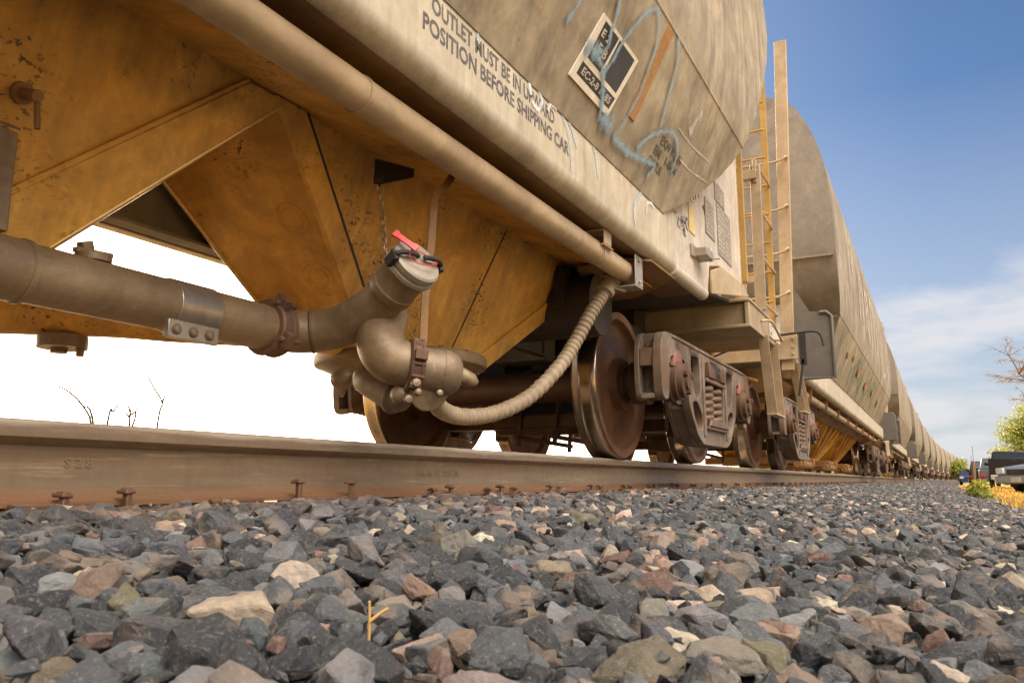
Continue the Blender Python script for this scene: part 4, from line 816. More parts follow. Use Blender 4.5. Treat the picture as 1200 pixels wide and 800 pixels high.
def rockvar(npts, bev, seed, fine=False):
    r_ = np.random.RandomState(seed); bm = bmesh.new()
    ax = np.array([1, r_.uniform(.6, .95), r_.uniform(.42, .75)])
    for _ in range(npts):
        d = r_.normal(size=3); d /= np.linalg.norm(d); d = np.sign(d) * np.abs(d) ** r_.uniform(.6, 1.)
        bm.verts.new(d * ax * r_.uniform(.8, 1.1))
    bmesh.ops.convex_hull(bm, input=bm.verts)
    bmesh.ops.delete(bm, geom=[v for v in bm.verts if not v.link_faces], context='VERTS')
    bmesh.ops.dissolve_limit(bm, angle_limit=R(12), verts=bm.verts, edges=bm.edges)
    if bev: bmesh.ops.bevel(bm, geom=list(bm.edges), offset=.035, segments=1, profile=.6, affect='EDGES', clamp_overlap=True)
    bmesh.ops.triangulate(bm, faces=bm.faces)
    if fine:
        for _ in range(3):
            es = [e for e in bm.edges if e.calc_length() > .24]
            if es: bmesh.ops.subdivide_edges(bm, edges=es, cuts=1, use_grid_fill=False); bmesh.ops.triangulate(bm, faces=bm.faces)
        bm.normal_update(); o = Vector((seed * 3.1, 0, 0))
        for v in bm.verts:
            p = v.co + o
            v.co += v.normal * (.035 * mnoise.noise(p * 1.6) + .040 * mnoise.noise(p * 4.5) + .026 * mnoise.noise(p * 11.))
    bm.verts.index_update(); v = np.array([q.co[:] for q in bm.verts]); f = np.array([[q.index for q in t.verts] for t in bm.faces]); bm.free()
    if bev and not fine: v = v + r_.normal(size=v.shape) * .02
    return v, f
FINE = [rockvar(17, True, 700 + i, True) for i in range(60)]; NEAR = [rockvar(16, True, 100 + i) for i in range(36)]; FAR = [rockvar(10, False, 300 + i) for i in range(20)]
PAL = np.array([(.060, .063, .071), (.028, .029, .033), (.10, .104, .112), (.070, .077, .083), (.17, .17, .172), (.30, .20, .15), (.20, .11, .08), (.52, .44, .33), (.17, .14, .09), (.42, .32, .25), (.21, .18, .15)])
PW = np.array([.29, .27, .13, .10, .055, .040, .024, .022, .028, .024, .035]); PW /= PW.sum()
def stones(P, size, variants, r_):
    n = len(P); A = r_.uniform(0, 2 * PI, n); tx, ty_ = r_.normal(0, .38, n), r_.normal(0, .38, n)
    ca, sa = np.cos(A), np.sin(A); cx, sx = np.cos(tx), np.sin(tx); cy, sy = np.cos(ty_), np.sin(ty_)
    Rm = np.zeros((n, 3, 3))
    Rz = np.stack([np.stack([ca, -sa, 0 * ca], 1), np.stack([sa, ca, 0 * ca], 1), np.stack([0 * ca, 0 * ca, 1 + 0 * ca], 1)], 1)
    Rx = np.stack([np.stack([1 + 0 * cx, 0 * cx, 0 * cx], 1), np.stack([0 * cx, cx, -sx], 1), np.stack([0 * cx, sx, cx], 1)], 1)
    Ry = np.stack([np.stack([cy, 0 * cy, sy], 1), np.stack([0 * cy, 1 + 0 * cy, 0 * cy], 1), np.stack([-sy, 0 * cy, cy], 1)], 1)
    Rm = Rx @ Ry @ Rz; vi = r_.randint(0, len(variants), n)
    col = PAL[r_.choice(len(PAL), n, p=PW)] * r_.uniform(.45, 1.2, (n, 1)) * (1 + r_.normal(0, .03, (n, 3)))
    V, F, Cc = [], [], []; off = 0
    for k, (v, f) in enumerate(variants):
        idx = np.where(vi == k)[0]
        if not len(idx): continue
        w = np.einsum('nij,vj->nvi', Rm[idx], v) * size[idx][:, None, None] + P[idx][:, None, :]
        V.append(w.reshape(-1, 3)); ff = f[None] + (np.arange(len(idx)) * len(v))[:, None, None] + off; F.append(ff.reshape(-1, 3)); off += len(idx) * len(v)
        Cc.append(np.repeat(np.clip(col[idx], .01, .8), len(v), 0))
    return np.concatenate(V), np.concatenate(F), np.concatenate(Cc)
sets = []
def scatter(x0, x1, y0, y1, dens, smin, smax, variants, dz, keep=None):
    n = int((x1 - x0) * (y1 - y0) * dens); nx = max(1, int(math.sqrt(n * (x1 - x0) / (y1 - y0)))); ny = max(1, n // nx)
    gx, gy = np.meshgrid(np.arange(nx), np.arange(ny)); x = x0 + (gx.ravel() + nrs.uniform(0, 1, nx * ny)) * (x1 - x0) / nx; y = y0 + (gy.ravel() + nrs.uniform(0, 1, nx * ny)) * (y1 - y0) / ny
    if keep is not None: k = keep(x, y); x, y = x[k], y[k]
    size = smin + (smax - smin) * nrs.beta(1.6, 2.6, len(x))
    z = zbv(x) + dz + nrs.normal(0, .006, len(x)) - size * .1
    if y1 > 25: x = x + np.where(y > 25, (y - 25) ** 2 / 5000., 0)
    P = np.stack([x, y, z], 1); ok = np.hypot(np.hypot(x - 2.5, y), z - .055) > .30
    sets.append(stones(P[ok], size[ok], variants, nrs))
nocov = lambda x, y: ~((x < .93) & (np.abs(((y + 3.0 + .255) % .51) - .255) < .0))
scatter(.878, 3.5, -.7, 2.6, 1500, .013, .031, NEAR, -.020)
scatter(.89, 3.5, -.7, 2.6, 800, .015, .044, FINE, -.002)
scatter(.885, 3.5, -.7, 2.6, 1100, .005, .014, NEAR, -.002)
scatter(.878, 3.5, 2.6, 6.5, 1500, .013, .031, NEAR, -.020)
scatter(.89, 3.5, 2.6, 6.5, 860, .014, .038, NEAR, -.002)
scatter(.885, 3.5, 6.5, 14, 1000, .016, .038, NEAR, -.012)
scatter(.885, 3.4, 14, 30, 620, .020, .044, FAR, -.008)
scatter(.885, 3.3, 30, 70, 200, .03, .06, FAR, -.005)
scatter(.885, 3.2, 70, 150, 60, .04, .08, FAR, -.005)
scatter(-2.6, .62, -2, 16, 90, .024, .05, FAR, -.02)
scatter(3.2, 3.9, 1, 20, 90, .02, .045, FAR, -.01)
off = 0; V, F, Cc = [], [], []
for v, f, c in sets: V.append(v); F.append(f + off); Cc.append(c); off += len(v)
V, F, Cc = np.concatenate(V), np.concatenate(F), np.concatenate(Cc)
me = bpy.data.meshes.new('ballast'); me.vertices.add(len(V)); me.vertices.foreach_set('co', V.astype(np.float32).ravel()); me.loops.add(F.size); me.loops.foreach_set('vertex_index', F.astype(np.int32).ravel())
me.polygons.add(len(F)); me.polygons.foreach_set('loop_start', np.arange(0, F.size, 3, dtype=np.int32)); me.update(calc_edges=True)
at = me.attributes.new('tint', 'FLOAT_COLOR', 'POINT'); at.data.foreach_set('color', np.concatenate([Cc, np.ones((len(Cc), 1))], 1).astype(np.float32).ravel())
me.materials.append(M['stone']); me.polygons.foreach_set('use_smooth', [False] * len(F)); me.update()
bo = bpy.data.objects.new('ballast', me); COL.objects.link(bo); tag(bo, 'loose grey and pink ballast stones heaped beside the track', 'ballast', kind='stuff')

# straw stem among the stones, bare twigs beyond the track
def stem(name, paths, r, mat, label, cat, org, group=None):
    mb = MB()
    for p in paths: mb.sweep(smoothpath(p, 4), [r * (1 - .35 * i / (4 * (len(p) - 1))) for i in range(4 * (len(p) - 1) + 1)], 6)
    return tag(mb.build(name, mat, org=org), label, cat, group)

# camera helper used only for measuring where the photograph's stems stand was run offline
stem('dry_stem', [[(2.0853, 0.5473, -0.104), (2.0871, 0.5437, -0.0805), (2.0901, 0.5396, -0.0517), (2.091, 0.5377, -0.0396)], [(2.0897, 0.5402, -0.0557), (2.0981, 0.5433, -0.049), (2.1039, 0.5455, -0.045)]], .0016, 'straw', 'thin straw coloured dry stem standing upright among the front stones', 'dry stem', (2.0853, 0.5473, -0.104))
TW = [([[(-4, 4.9, -.4), (-4.02, 4.55, .5), (-4, 4.5, .604), (-4, 4.39, .73), (-4, 4.267, .813), (-4, 4.174, .84)], [(-4, 4.7, -.1), (-4, 4.524, .606), (-4, 4.43, .69), (-4, 4.384, .728)]], 'bare forked twig leaning left, leftmost of the twigs behind the rail'),
      ([[(-4, 4.6, -.4), (-4, 4.681, .602), (-4, 4.72, .66), (-4, 4.764, .723)]], 'short faint twig leaning right between the left and middle twigs'),
      ([[(-4, 4.9, -.4), (-4, 4.898, .601), (-4, 4.89, .68), (-4, 4.868, .731)], [(-4, 4.89, .64), (-4, 4.95, .68), (-4, 4.98, .72)], [(-4, 4.9, .62), (-4, 4.85, .66)], [(-4, 4.91, .5), (-4, 4.95, .61), (-4, 4.955, .70)]], 'low bushy cluster of bare twigs in the middle behind the rail'),
      ([[(-4, 5.15, -.4), (-4, 5.201, .605), (-4, 5.233, .786), (-4, 5.12, .93), (-4, 5.05, 1.027)], [(-4, 5.233, .786), (-4, 5.26, .86)]], 'tallest bare twig with a kink, rightmost of the twigs behind the rail')]
for p, lb in TW: stem('bare_twig', p, .010, 'twig', lb, 'twig', tuple(p[0][0]), 'bare twigs behind the rail')

# ------------------------------------------------------------------ grass, bush, trees, hill
def leafmat(name, c1, c2, tr=.3):
    m, nt, b = newmat(name); co = N(nt, 'ShaderNodeTexCoord').outputs['Object']; n = noise(nt, co, s=2.5, detail=4)
    oi = N(nt, 'ShaderNodeNewGeometry'); c = mix(nt, ramp(nt, oi.outputs['Random Per Island'], 0, 1), c1, c2)
    nt.links.new(c, b.inputs['Base Color']); b.inputs['Roughness'].default_value = .6
    out = [q for q in nt.nodes if q.type == 'OUTPUT_MATERIAL'][0]; tl = N(nt, 'ShaderNodeBsdfTranslucent'); nt.links.new(c, tl.inputs['Color'])
    ms = N(nt, 'ShaderNodeMixShader'); ms.inputs[0].default_value = tr; nt.links.new(b.outputs[0], ms.inputs[1]); nt.links.new(tl.outputs[0], ms.inputs[2]); nt.links.new(ms.outputs[0], out.inputs['Surface'])
    return m
M['grassblade'] = leafmat('dry_grass_blades', (.72, .48, .10), (.60, .30, .06)); M['leafyel'] = leafmat('yellow_green_leaves', (.34, .33, .035), (.12, .17, .03)); M['leafgreen'] = leafmat('tree_leaves', (.36, .34, .03), (.10, .14, .025)); M['bark'] = flat('tree_bark', (.11, .075, .05), .9); M['twigtan'] = flat('tan_twigs', (.26, .17, .09), .85)
M['flower'] = leafmat('yellow_flowers', (.62, .46, .02), (.5, .4, .03))
mb = MB(); r2 = random.Random(3)
for i in range(16000):
    y = 8 + 45 * r2.random() ** 1.5; x = 3.25 + .12 * math.sin(y) + (r2.random() ** 1.3) * (2 + y * .12) + trackX(y); z = zb(x) - .03; h = r2.uniform(.03, .11); a = r2.uniform(0, 2 * PI); w = .006 + .0006 * y; l = r2.uniform(-.06, .06)
    mb.add([(x - w * math.cos(a), y - w * math.sin(a), z), (x + w * math.cos(a), y + w * math.sin(a), z), (x + l, y + r2.uniform(-.05, .05), z + h)], [(0, 1, 2)])
tag(mb.build('dry_grass', 'grassblade', org=(0, 0, 0)), 'orange and yellow dry grass beside the ballast at right', 'grass', kind='stuff')
def leaves(mb, c, rad, n, size, r2, clump=9):
    cl = []
    for _ in range(clump):
        d = Vector((r2.gauss(0, 1), r2.gauss(0, 1), r2.gauss(0, 1))).normalized() * (r2.random() ** .4) * .75; cl.append(Vector((d.x * rad[0], d.y * rad[1], d.z * rad[2])))
    for i in range(n):
        k = r2.choice(cl); d = Vector((r2.gauss(0, 1), r2.gauss(0, 1), r2.gauss(0, 1))).normalized() * (r2.random() ** .4) * .42
        p = Vector(c) + k + Vector((d.x * rad[0], d.y * rad[1], d.z * rad[2]))
        a = Vector((r2.gauss(0, 1), r2.gauss(0, 1), r2.gauss(0, 1))).normalized(); b = a.orthogonal().normalized(); s = size * r2.uniform(.6, 1.3)
        mb.add([p - a * s, p + b * s * .5, p + a * s, p - b * s * .5], [(0, 1, 2, 3)])
bush = empty('bush', (3.06, 14, zb(3.06) - .05)); tag(bush, 'small yellow-green flowering bush at the edge of the ballast', 'bush')
mb = MB()
for i in range(26):
    a = r2.uniform(0, 2 * PI); t = r2.uniform(.05, .2); h = r2.uniform(.18, .36); mb.sweep([(3.06, 14, -.25), (3.06 + t * math.cos(a) * .5, 14 + t * math.sin(a) * .5, -.25 + h * .6), (3.06 + t * math.cos(a), 14 + t * math.sin(a), -.25 + h)], [.004, .003, .0015], 5)
mb.build('stems', 'twig', bush)
mb = MB(); leaves(mb, (3.06, 14, -.12), (.22, .22, .19), 2600, .02, r2, 22); mb.build('leaves', 'leafyel', bush)
mb = MB(); leaves(mb, (3.05, 13.98, -.07), (.21, .21, .16), 420, .016, r2, 18); mb.build('flowers', 'flower', bush)
def tree(loc, h, rad, n, size, label, seed, crown_mat='leafgreen', clumps=16):
    r3 = random.Random(seed); t = empty('leafy_tree', loc); tag(t, label, 'tree', 'trees beyond the parked vehicles'); x, y, z = loc; mb = MB()
    mb.sweep([(x, y, z), (x + .1, y, z + h * .4), (x, y, z + h * .8)], [.2, .14, .05], 10)
    for i in range(9):
        a = r3.uniform(0, 2 * PI); s = r3.uniform(.3, .7); mb.sweep([(x, y, z + h * s), (x + rad[0] * .4 * math.cos(a), y + rad[1] * .4 * math.sin(a), z + h * (s + .12)), (x + rad[0] * .8 * math.cos(a), y + rad[1] * .8 * math.sin(a), z + h * (s + .2))], [.07, .045, .015], 6)
    mb.build('trunk', 'bark', t); mb = MB(); leaves(mb, (x, y, z + h * .6), rad, n, size, r3, clumps); mb.build('crown', crown_mat, t)
tree((9.5, 80, -.35), 6.6, (2.3, 2.3, 3.1), 5200, .13, 'taller yellow-green tree standing behind the black pickup', 5, clumps=26)
tree((8.7, 95, -.35), 3.9, (1.9, 1.8, 1.9), 3000, .13, 'lower bright green tree at the left end of the tree row', 8, clumps=18)
tree((5.6, 150, -.35), 3.6, (2.6, 2.0, 1.8), 1200, .25, 'small distant dark green tree behind the parked cars', 12)
bt = empty('bare_tree', (9.2, 54, -.35)); tag(bt, 'bare brown tree with drooping twigs reaching in from the right edge', 'tree'); mb = MB(); mt = MB(); r3 = random.Random(21)
mb.sweep([(9.2, 54, -.35), (9.15, 54, 2.5), (8.95, 54, 4.4)], [.22, .17, .12], 10)
def branch(p, d, l, r_, lev):
    pts = [Vector(p)]; d = Vector(d).normalized()
    for i in range(4): d = (d + Vector((r3.gauss(0, .16), r3.gauss(0, .16), r3.gauss(0, .12) - (.10 if lev > 1 else -.02)))).normalized(); pts.append(pts[-1] + d * l / 4)
    (mb if lev < 2 else mt).sweep(pts, [r_ * (1 - .17 * i) for i in range(5)], 5 if lev else 7)
    if lev < 3:
        for k in range(6 if lev < 2 else 9):
            q = pts[r3.randint(1, 4)]; dd = d + Vector((r3.gauss(0, .7), r3.gauss(0, .6), r3.gauss(0, .5))); branch(q, dd, l * r3.uniform(.45, .7), r_ * .5, lev + 1)
branch((8.95, 54, 4.3), (-1, 0, .9), 2.6, .10, 0); branch((9.0, 54, 3.9), (-.8, .4, .45), 1.5, .07, 0); branch((9.0, 54, 4.4), (.1, 0, 1), 3.0, .10, 0); branch((9.0, 54, 4.4), (.9, .2, .8), 2.4, .09, 0)
mb.build('trunk', 'bark', bt); mt.build('twigs', 'twigtan', bt)
M['hill'] = groundmat('wooded_hill', [(.10, .12, .06), (.15, .15, .075), (.07, .085, .05)], .05, .6)
mb = MB(); nx = 60; vs = []; fs = []
for j in range(4):
    for i in range(nx): x = -60 + i * 12; hh = 13 * math.exp(-((x - 75) / 140.) ** 2) * (1 + .12 * math.sin(x * .09) + .08 * math.sin(x * .23)); vs.append((x, 620 + 90 * j, -.6 + hh * (0, .75, 1, .9)[j]))
for j in range(3):
    for i in range(nx - 1): a = j * nx + i; fs.append((a, a + 1, a + nx + 1, a + nx))
mb.add(vs, fs); tag(mb.build('hill', 'hill', org=(0, 0, 0)), 'low wooded hill on the horizon past the end of the train', 'hill', kind='structure')
# far-side bank of brush seen under the train
def shrub(x, y, s, seed, label):
    r3 = random.Random(seed); z = zb(max(-40, x)) - .06; t = empty('shrub', (x, y, z)); tag(t, label, 'shrub', 'brush beyond the far side of the track'); mb = MB()
    for i in range(12): a = r3.uniform(0, 2 * PI); mb.sweep([(x, y, z), (x + s * .5 * math.cos(a), y + s * .5 * math.sin(a), z + s * 1.1)], [.02, .006], 5)
    mb.build('stems', 'twig', t); mb = MB(); leaves(mb, (x, y, z + s * .75), (s, s, s * .75), 900, .05 * s + .02, r3, 14); mb.build('leaves', 'leafyel', t)
SH = [(-4.2, 34, 1.0), (-5.2, 38, 1.2), (-4.6, 44, 1.2), (-5.5, 52, 1.4), (-4.6, 60, 1.4), (-5.4, 70, 1.6), (-4.4, 80, 1.6), (-5.2, 92, 1.8), (-4.5, 105, 1.9), (-4.8, 120, 2.1), (-4.4, 140, 2.2)]
for i, (x, y, s) in enumerate(SH): shrub(x, y, s, 40 + i, 'yellow-green shrub glimpsed under the train in the brush beyond the far rail')

# ------------------------------------------------------------------ post and parked vehicles
M['postwood'] = paint('grey_brown_wood', (.22, .14, .09), (.16, .10, .06), rough=.85, bump=.5)
po = empty('wooden_post', (3.42, 26, -.35)); tag(po, 'leaning wooden post with a thin whip wire, left of the parked pickup', 'post')
mb = MB(); mb.sweep([(3.40, 26, -.4), (3.42, 26, .2), (3.43, 26, .58)], .055, 8); mb.build('post_shaft', 'postwood', po); mb = MB(); mb.cyl((3.44, 26, .3), (3.45, 26, 1.0), .006, 5); mb.cyl((3.40, 26, .3), (3.395, 26, .75), .005, 5); mb.build('whip_wire', 'dark', po)
def carpaint(name, c, metal=.3):
    m, nt, b = newmat(name); b.inputs['Base Color'].default_value = (*c, 1); b.inputs['Metallic'].default_value = metal; b.inputs['Roughness'].default_value = .38; return m
M['cblack'] = carpaint('black_car_paint', (.012, .012, .013)); M['csilver'] = carpaint('silver_car_paint', (.20, .205, .21), .6); M['cblue'] = carpaint('dark_blue_car_paint', (.03, .05, .12)); M['cgrey'] = carpaint('grey_car_paint', (.10, .105, .11)); M['cwhite'] = carpaint('white_car_paint', (.7, .7, .7), 0.)
M['glass'] = carpaint('window_glass', (.03, .035, .04), .0); M['glass'].node_tree.nodes['Principled BSDF'].inputs['Roughness'].default_value = .06
M['tyre'] = flat('tyre_rubber', (.02, .02, .02), .85); M['chrome'] = carpaint('chrome_trim', (.6, .6, .6), .9); M['tail'] = carpaint('red_tail_lamp', (.35, .01, .01), 0.); M['head'] = carpaint('clear_head_lamp', (.6, .6, .58), .2); M['numplate'] = flat('number_plate', (.65, .62, .55), .5)
def vehicle(name, loc, rz, label, mat, prof, cabin, L, W, kind):
    """prof: lower body side outline (y,z); cabin: greenhouse outline (y,z); front is +y of the vehicle."""
    t = empty(name, (0, 0, 0)); tag(t, label, {'pickup_truck': 'pickup truck'}.get(name, 'car'), 'vehicles parked beside the track')
    mb = MB(); mb.prism([(-W / 2, y, z) for y, z in prof], (W, 0, 0)); b = mb.build('body', mat, t, org=(0, 0, 0), bevel=.07, smooth=60)
    mb = MB(); n = len(cabin); mid = sum(z for _, z in cabin) / n; zt = max(z for _, z in cabin); z0 = min(z for _, z in cabin)
    ins = lambda z: W / 2 - .05 - .16 * (z - z0) / (zt - z0)
    vs = [(-ins(z), y, z) for y, z in cabin] + [(ins(z), y, z) for y, z in cabin]; mb.add(vs, [tuple(range(n)), tuple(range(2 * n - 1, n - 1, -1))] + [(i, (i + 1) % n, (i + 1) % n + n, i + n) for i in range(n)]); mb.build('cabin', mat, t, org=(0, 0, 0), bevel=.05, smooth=60)
    # windows: side, front and rear panes proud of the cabin
    mb = MB(); c = cabin; yb0, yt0, yt1, yb1 = c[0][0], c[1][0], c[2][0], c[3][0]
    def lerp(a, b_, t_): return a + (b_ - a) * t_
    for sg in (-1, 1):
        for (f0, f1) in ((.07, .47), (.53, .93)):
            zz0, zz1 = z0 + .06, zt - .07
            e = lambda z, f: lerp(lerp(yb0, yt0, (z - z0) / (zt - z0)), lerp(yb1, yt1, (z - z0) / (zt - z0)), f)
            mb.add([(sg * (ins(zz0) + .004), e(zz0, f0), zz0), (sg * (ins(zz0) + .004), e(zz0, f1), zz0), (sg * (ins(zz1) + .004), e(zz1, f1), zz1), (sg * (ins(zz1) + .004), e(zz1, f0), zz1)], [(0, 1, 2, 3)])
    mb.build('side_window', 'glass', t, org=(0, 0, 0))
    for nm, (ya, yt) , q in (('rear_window', (yb0, yt0), -1), ('windscreen', (yb1, yt1), 1)):
        mb = MB(); zz0, zz1 = z0 + .06, zt - .07; f = lambda z: lerp(ya, yt, (z - z0) / (zt - z0)) + q * .006
        mb.add([(-ins(zz0) + .1, f(zz0), zz0 + .003), (ins(zz0) - .1, f(zz0), zz0 + .003), (ins(zz1) - .08, f(zz1), zz1 + .003), (-ins(zz1) + .08, f(zz1), zz1 + .003)], [(0, 1, 2, 3)]); mb.build(nm, 'glass', t, org=(0, 0, 0))
    y0, y1 = min(p[0] for p in prof), max(p[0] for p in prof); wr = .36 if name == 'pickup_truck' else .31
    for yw in (y0 + L * .2, y1 - L * .18):
        for sg in (-1, 1):
            mb = MB(); mb.lathe([(.0, 0), (wr * .95, 0), (wr, .04), (wr, .18), (wr * .95, .21), (wr * .62, .215), (.0, .2)], (sg * (W / 2 - .19), yw, wr), (sg, 0, 0), 24); wl = mb.build('wheel', 'tyre', t, org=(0, 0, 0)); mb = MB(); mb.lathe([(wr * .6, .2165), (.0, .21)], (sg * (W / 2 - .185), yw, wr), (sg, 0, 0), 16); mb.build('rim', 'chrome', wl, org=(0, 0, 0))
    zb_ = .42 if name != 'pickup_truck' else .55
    for yy, q in ((y0, -1), (y1, 1)):
        mb = MB(); mb.box(-W / 2 + .05, W / 2 - .05, min(yy, yy + q * .1), max(yy, yy + q * .1), zb_ - .12, zb_ + .1); mb.build('bumper', 'chrome' if kind == 'truck' else mat, t, org=(0, 0, 0), bevel=.03)
        mb = MB(); mb.box(-.2, .2, min(yy + q * .1, yy + q * .115), max(yy + q * .1, yy + q * .115), zb_ - .08, zb_ + .07); mb.build('number_plate', 'numplate', t, org=(0, 0, 0))
        for sg in (-1, 1):
            mb = MB(); xx = sg * (W / 2 - .16); zl = zb_ + (.34 if kind == 'truck' else .25); hh = .18 if (kind == 'truck' and q < 0) else .09; mb.box(xx - (.06 if kind == 'truck' and q < 0 else .15), xx + (.06 if kind == 'truck' and q < 0 else .15), min(yy - q * .05, yy + q * .02), max(yy - q * .05, yy + q * .02), zl - hh, zl + hh); mb.build('tail_lamp' if q < 0 else 'headlight', 'tail' if q < 0 else 'head', t, org=(0, 0, 0), bevel=.02)
    if kind != 'truck':
        mb = MB(); mb.box(-.45, .45, y1 - .02, y1 + .015, zb_ + .14, zb_ + .30); mb.build('grille', 'black', t, org=(0, 0, 0))
    for sg in (-1, 1):
        mb = MB(); mb.box(sg * (W / 2 + .08) - .1, sg * (W / 2 + .08) + .1, c[3][0] - .35, c[3][0] - .25, z0 + .02, z0 + .16); mb.build('wing_mirror', mat, t, org=(0, 0, 0), bevel=.03)
    t.location = loc; t.rotation_euler = (0, 0, rz); return t
pkt = vehicle('pickup_truck', (5.72, 45, -.33), R(-3), 'black pickup truck seen from behind with its cargo bed facing the camera', 'cblack', [(-2.8, .45), (2.7, .45), (2.8, .7), (2.75, 1.0), (1.5, 1.12), (-2.75, 1.12), (-2.8, .8)], [(-.65, 1.1), (-.5, 1.75), (.55, 1.75), (1.25, 1.1)], 5.6, 1.95, 'truck')
mb = MB(); mb.box(-.97, -.87, -2.82, -.7, 1.10, 1.36); mb.box(.87, .97, -2.82, -.7, 1.10, 1.36); mb.box(-.97, .97, -2.85, -2.78, .72, 1.36)
o = mb.build('cargo_bed', 'cblack', None, org=(0, 0, 0), bevel=.02); o.parent = pkt; o.location = (0, 0, 0)
mb = MB(); mb.box(-.1, .1, -2.87, -2.85, 1.22, 1.28); o = mb.build('tailgate_handle', 'black', None, org=(0, 0, 0)); o.parent = pkt; o.location = (0, 0, 0)
sed = [(-2.25, .28), (2.2, .28), (2.3, .5), (2.2, .78), (1.2, .92), (-1.9, .95), (-2.3, .8)]; sedc = [(-1.75, .92), (-1.05, 1.42), (.35, 1.42), (1.15, .9)]
vehicle('parked_car', (6.5, 29.7, -.33), R(127), 'silver car angled towards the camera in front of the black pickup', 'csilver', sed, sedc, 4.6, 1.8, 'car')
suv = [(-2.2, .4), (2.2, .4), (2.3, .7), (2.2, 1.0), (1.2, 1.08), (-2.25, 1.05), (-2.3, .7)]; suvc = [(-2.15, 1.05), (-1.85, 1.72), (.3, 1.72), (1.1, 1.05)]
vehicle('parked_car', (5.75, 58, -.33), R(-2), 'dark grey off-road car parked just left of the black pickup', 'cgrey', suv, suvc, 4.6, 1.85, 'car')
vehicle('parked_car', (5.5, 67, -.33), R(-2), 'black off-road car behind the dark grey one, near the post', 'cblack', suv, suvc, 4.6, 1.85, 'car')
vehicle('parked_car', (5.35, 88, -.33), R(178), 'small dark blue car with pale roof parked farthest away beside the train', 'cblue', sed, sedc, 4.6, 1.8, 'car')

# ------------------------------------------------------------------ light, sky, camera
SUN_AZ = R(53); SUN_EL = R(27)                  # azimuth from +Y towards -X
sd = Vector((-math.sin(SUN_AZ) * math.cos(SUN_EL), math.cos(SUN_AZ) * math.cos(SUN_EL), math.sin(SUN_EL)))
w = bpy.data.worlds.new('World'); SC.world = w; w.use_nodes = True; nt = w.node_tree; nt.nodes.clear()
out = N(nt, 'ShaderNodeOutputWorld'); bg = N(nt, 'ShaderNodeBackground'); nt.links.new(bg.outputs[0], out.inputs[0])
sky = N(nt, 'ShaderNodeTexSky'); sky.sky_type = 'NISHITA'; sky.sun_disc = False; sky.sun_elevation = SUN_EL; sky.sun_rotation = -SUN_AZ; sky.air_density = 1.0; sky.dust_density = 1.2; sky.ozone_density = 1.6
g_ = N(nt, 'ShaderNodeTexCoord').outputs['Generated']
sx = N(nt, 'ShaderNodeSeparateXYZ'); nt.links.new(g_, sx.inputs[0])
def math_(op, a, b=None):
    m = N(nt, 'ShaderNodeMath', operation=op)
    for i, v in ((0, a), (1, b)):
        if v is None: continue
        if isinstance(v, (int, float)): m.inputs[i].default_value = v
        else: nt.links.new(v, m.inputs[i])
    return m.outputs[0]
zz = math_('ADD', math_('MAXIMUM', sx.outputs[2], 0.), .16)
cv = N(nt, 'ShaderNodeCombineXYZ'); nt.links.new(math_('DIVIDE', sx.outputs[0], zz), cv.inputs[0]); nt.links.new(math_('DIVIDE', sx.outputs[1], zz), cv.inputs[1])
n1 = noise(nt, cv.outputs[0], s=1.15, detail=9, rough=.56, loc=(2.3, 1.1, 0), dist=.25)
low = ramp(nt, sx.outputs[2], .42, .10)          # more cloud towards the horizon
thr = math_('ADD', n1, math_('MULTIPLY', low, .13))
cl = ramp(nt, thr, .56, .72)
dp = N(nt, 'ShaderNodeVectorMath', operation='DOT_PRODUCT'); nt.links.new(g_, dp.inputs[0]); dp.inputs[1].default_value = (-.80, .55, .22)
glow = math_('MAXIMUM', ramp(nt, dp.outputs['Value'], .80, .965), math_('MULTIPLY', ramp(nt, dp.outputs['Value'], .66, .9), ramp(nt, sx.outputs[2], .3, .05)))
dpb = N(nt, 'ShaderNodeVectorMath', operation='DOT_PRODUCT'); nt.links.new(g_, dpb.inputs[0]); dpb.inputs[1].default_value = (.50, -.30, .81)
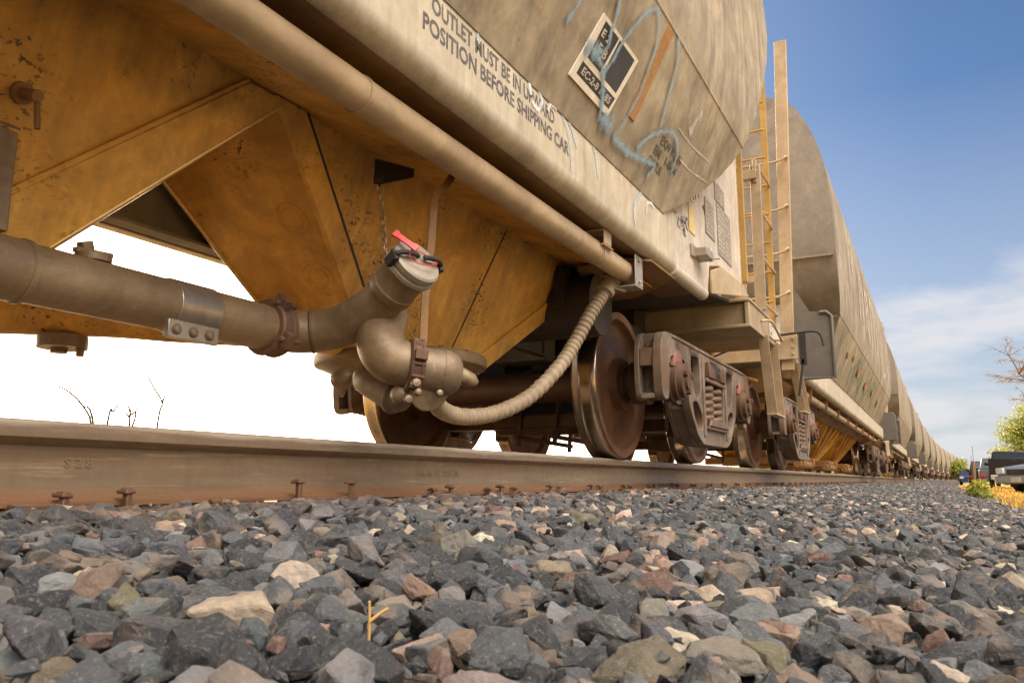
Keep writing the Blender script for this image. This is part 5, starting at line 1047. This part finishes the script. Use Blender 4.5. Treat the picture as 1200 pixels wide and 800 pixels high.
back = ramp(nt, dpb.outputs['Value'], .74, .97)  # added bright sky patch behind the camera, fill for the shaded side
c = mix(nt, math_('MULTIPLY', cl, .8), mix(nt, 1., sky.outputs[0], (.45, .585, .75), 'MULTIPLY'), (5.6, 5.5, 5.6))
c = mix(nt, math_('ADD', ramp(nt, sx.outputs[2], .42, .0, 0., .68), ramp(nt, dp.outputs['Value'], .58, .85, 0., .22)), c, (4.9, 4.85, 5.0))
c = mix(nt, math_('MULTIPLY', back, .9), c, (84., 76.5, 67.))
c = mix(nt, math_('MULTIPLY', glow, .95), c, (60., 51., 38.))
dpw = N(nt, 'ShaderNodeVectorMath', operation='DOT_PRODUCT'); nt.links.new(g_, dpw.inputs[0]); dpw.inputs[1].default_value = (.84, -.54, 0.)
c = mix(nt, math_('MULTIPLY', ramp(nt, dpw.outputs['Value'], .05, .5, 0, .9), ramp(nt, sx.outputs[2], .42, .06)), c, (7.5, 5.7, 3.6))  # added warm low band behind the camera, fill for the sloped sheets
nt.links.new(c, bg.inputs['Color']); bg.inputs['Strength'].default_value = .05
L = bpy.data.lights.new('sun', 'SUN'); L.energy = 5.0; L.angle = R(.53); L.color = (1., .77, .48); lo = bpy.data.objects.new('sun', L); COL.objects.link(lo); lo.rotation_euler = sd.to_track_quat('Z', 'Y').to_euler()
cam = bpy.data.cameras.new('camera'); co = bpy.data.objects.new('camera', cam); COL.objects.link(co); SC.camera = co
cam.sensor_width = 36; cam.lens = 28.2; cam.clip_start = .03; cam.clip_end = 6000
co.location = (2.5, 0, .055); co.rotation_euler = (R(90) + math.atan(163 / 940.), 0, math.atan(498 / (940 * math.cos(math.atan(163 / 940.)) + 163 * math.sin(math.atan(163 / 940.)))))
cam.dof.use_dof = True; cam.dof.focus_distance = 3.6; cam.dof.aperture_fstop = 22
SC.view_settings.view_transform = 'Standard'; SC.view_settings.look = 'None'; SC.view_settings.gamma = 1; SC.view_settings.exposure = 1.65
SC.cycles.use_denoising = True
SC.cycles.max_bounces = 8; SC.cycles.diffuse_bounces = 3; SC.cycles.sample_clamp_indirect = 8
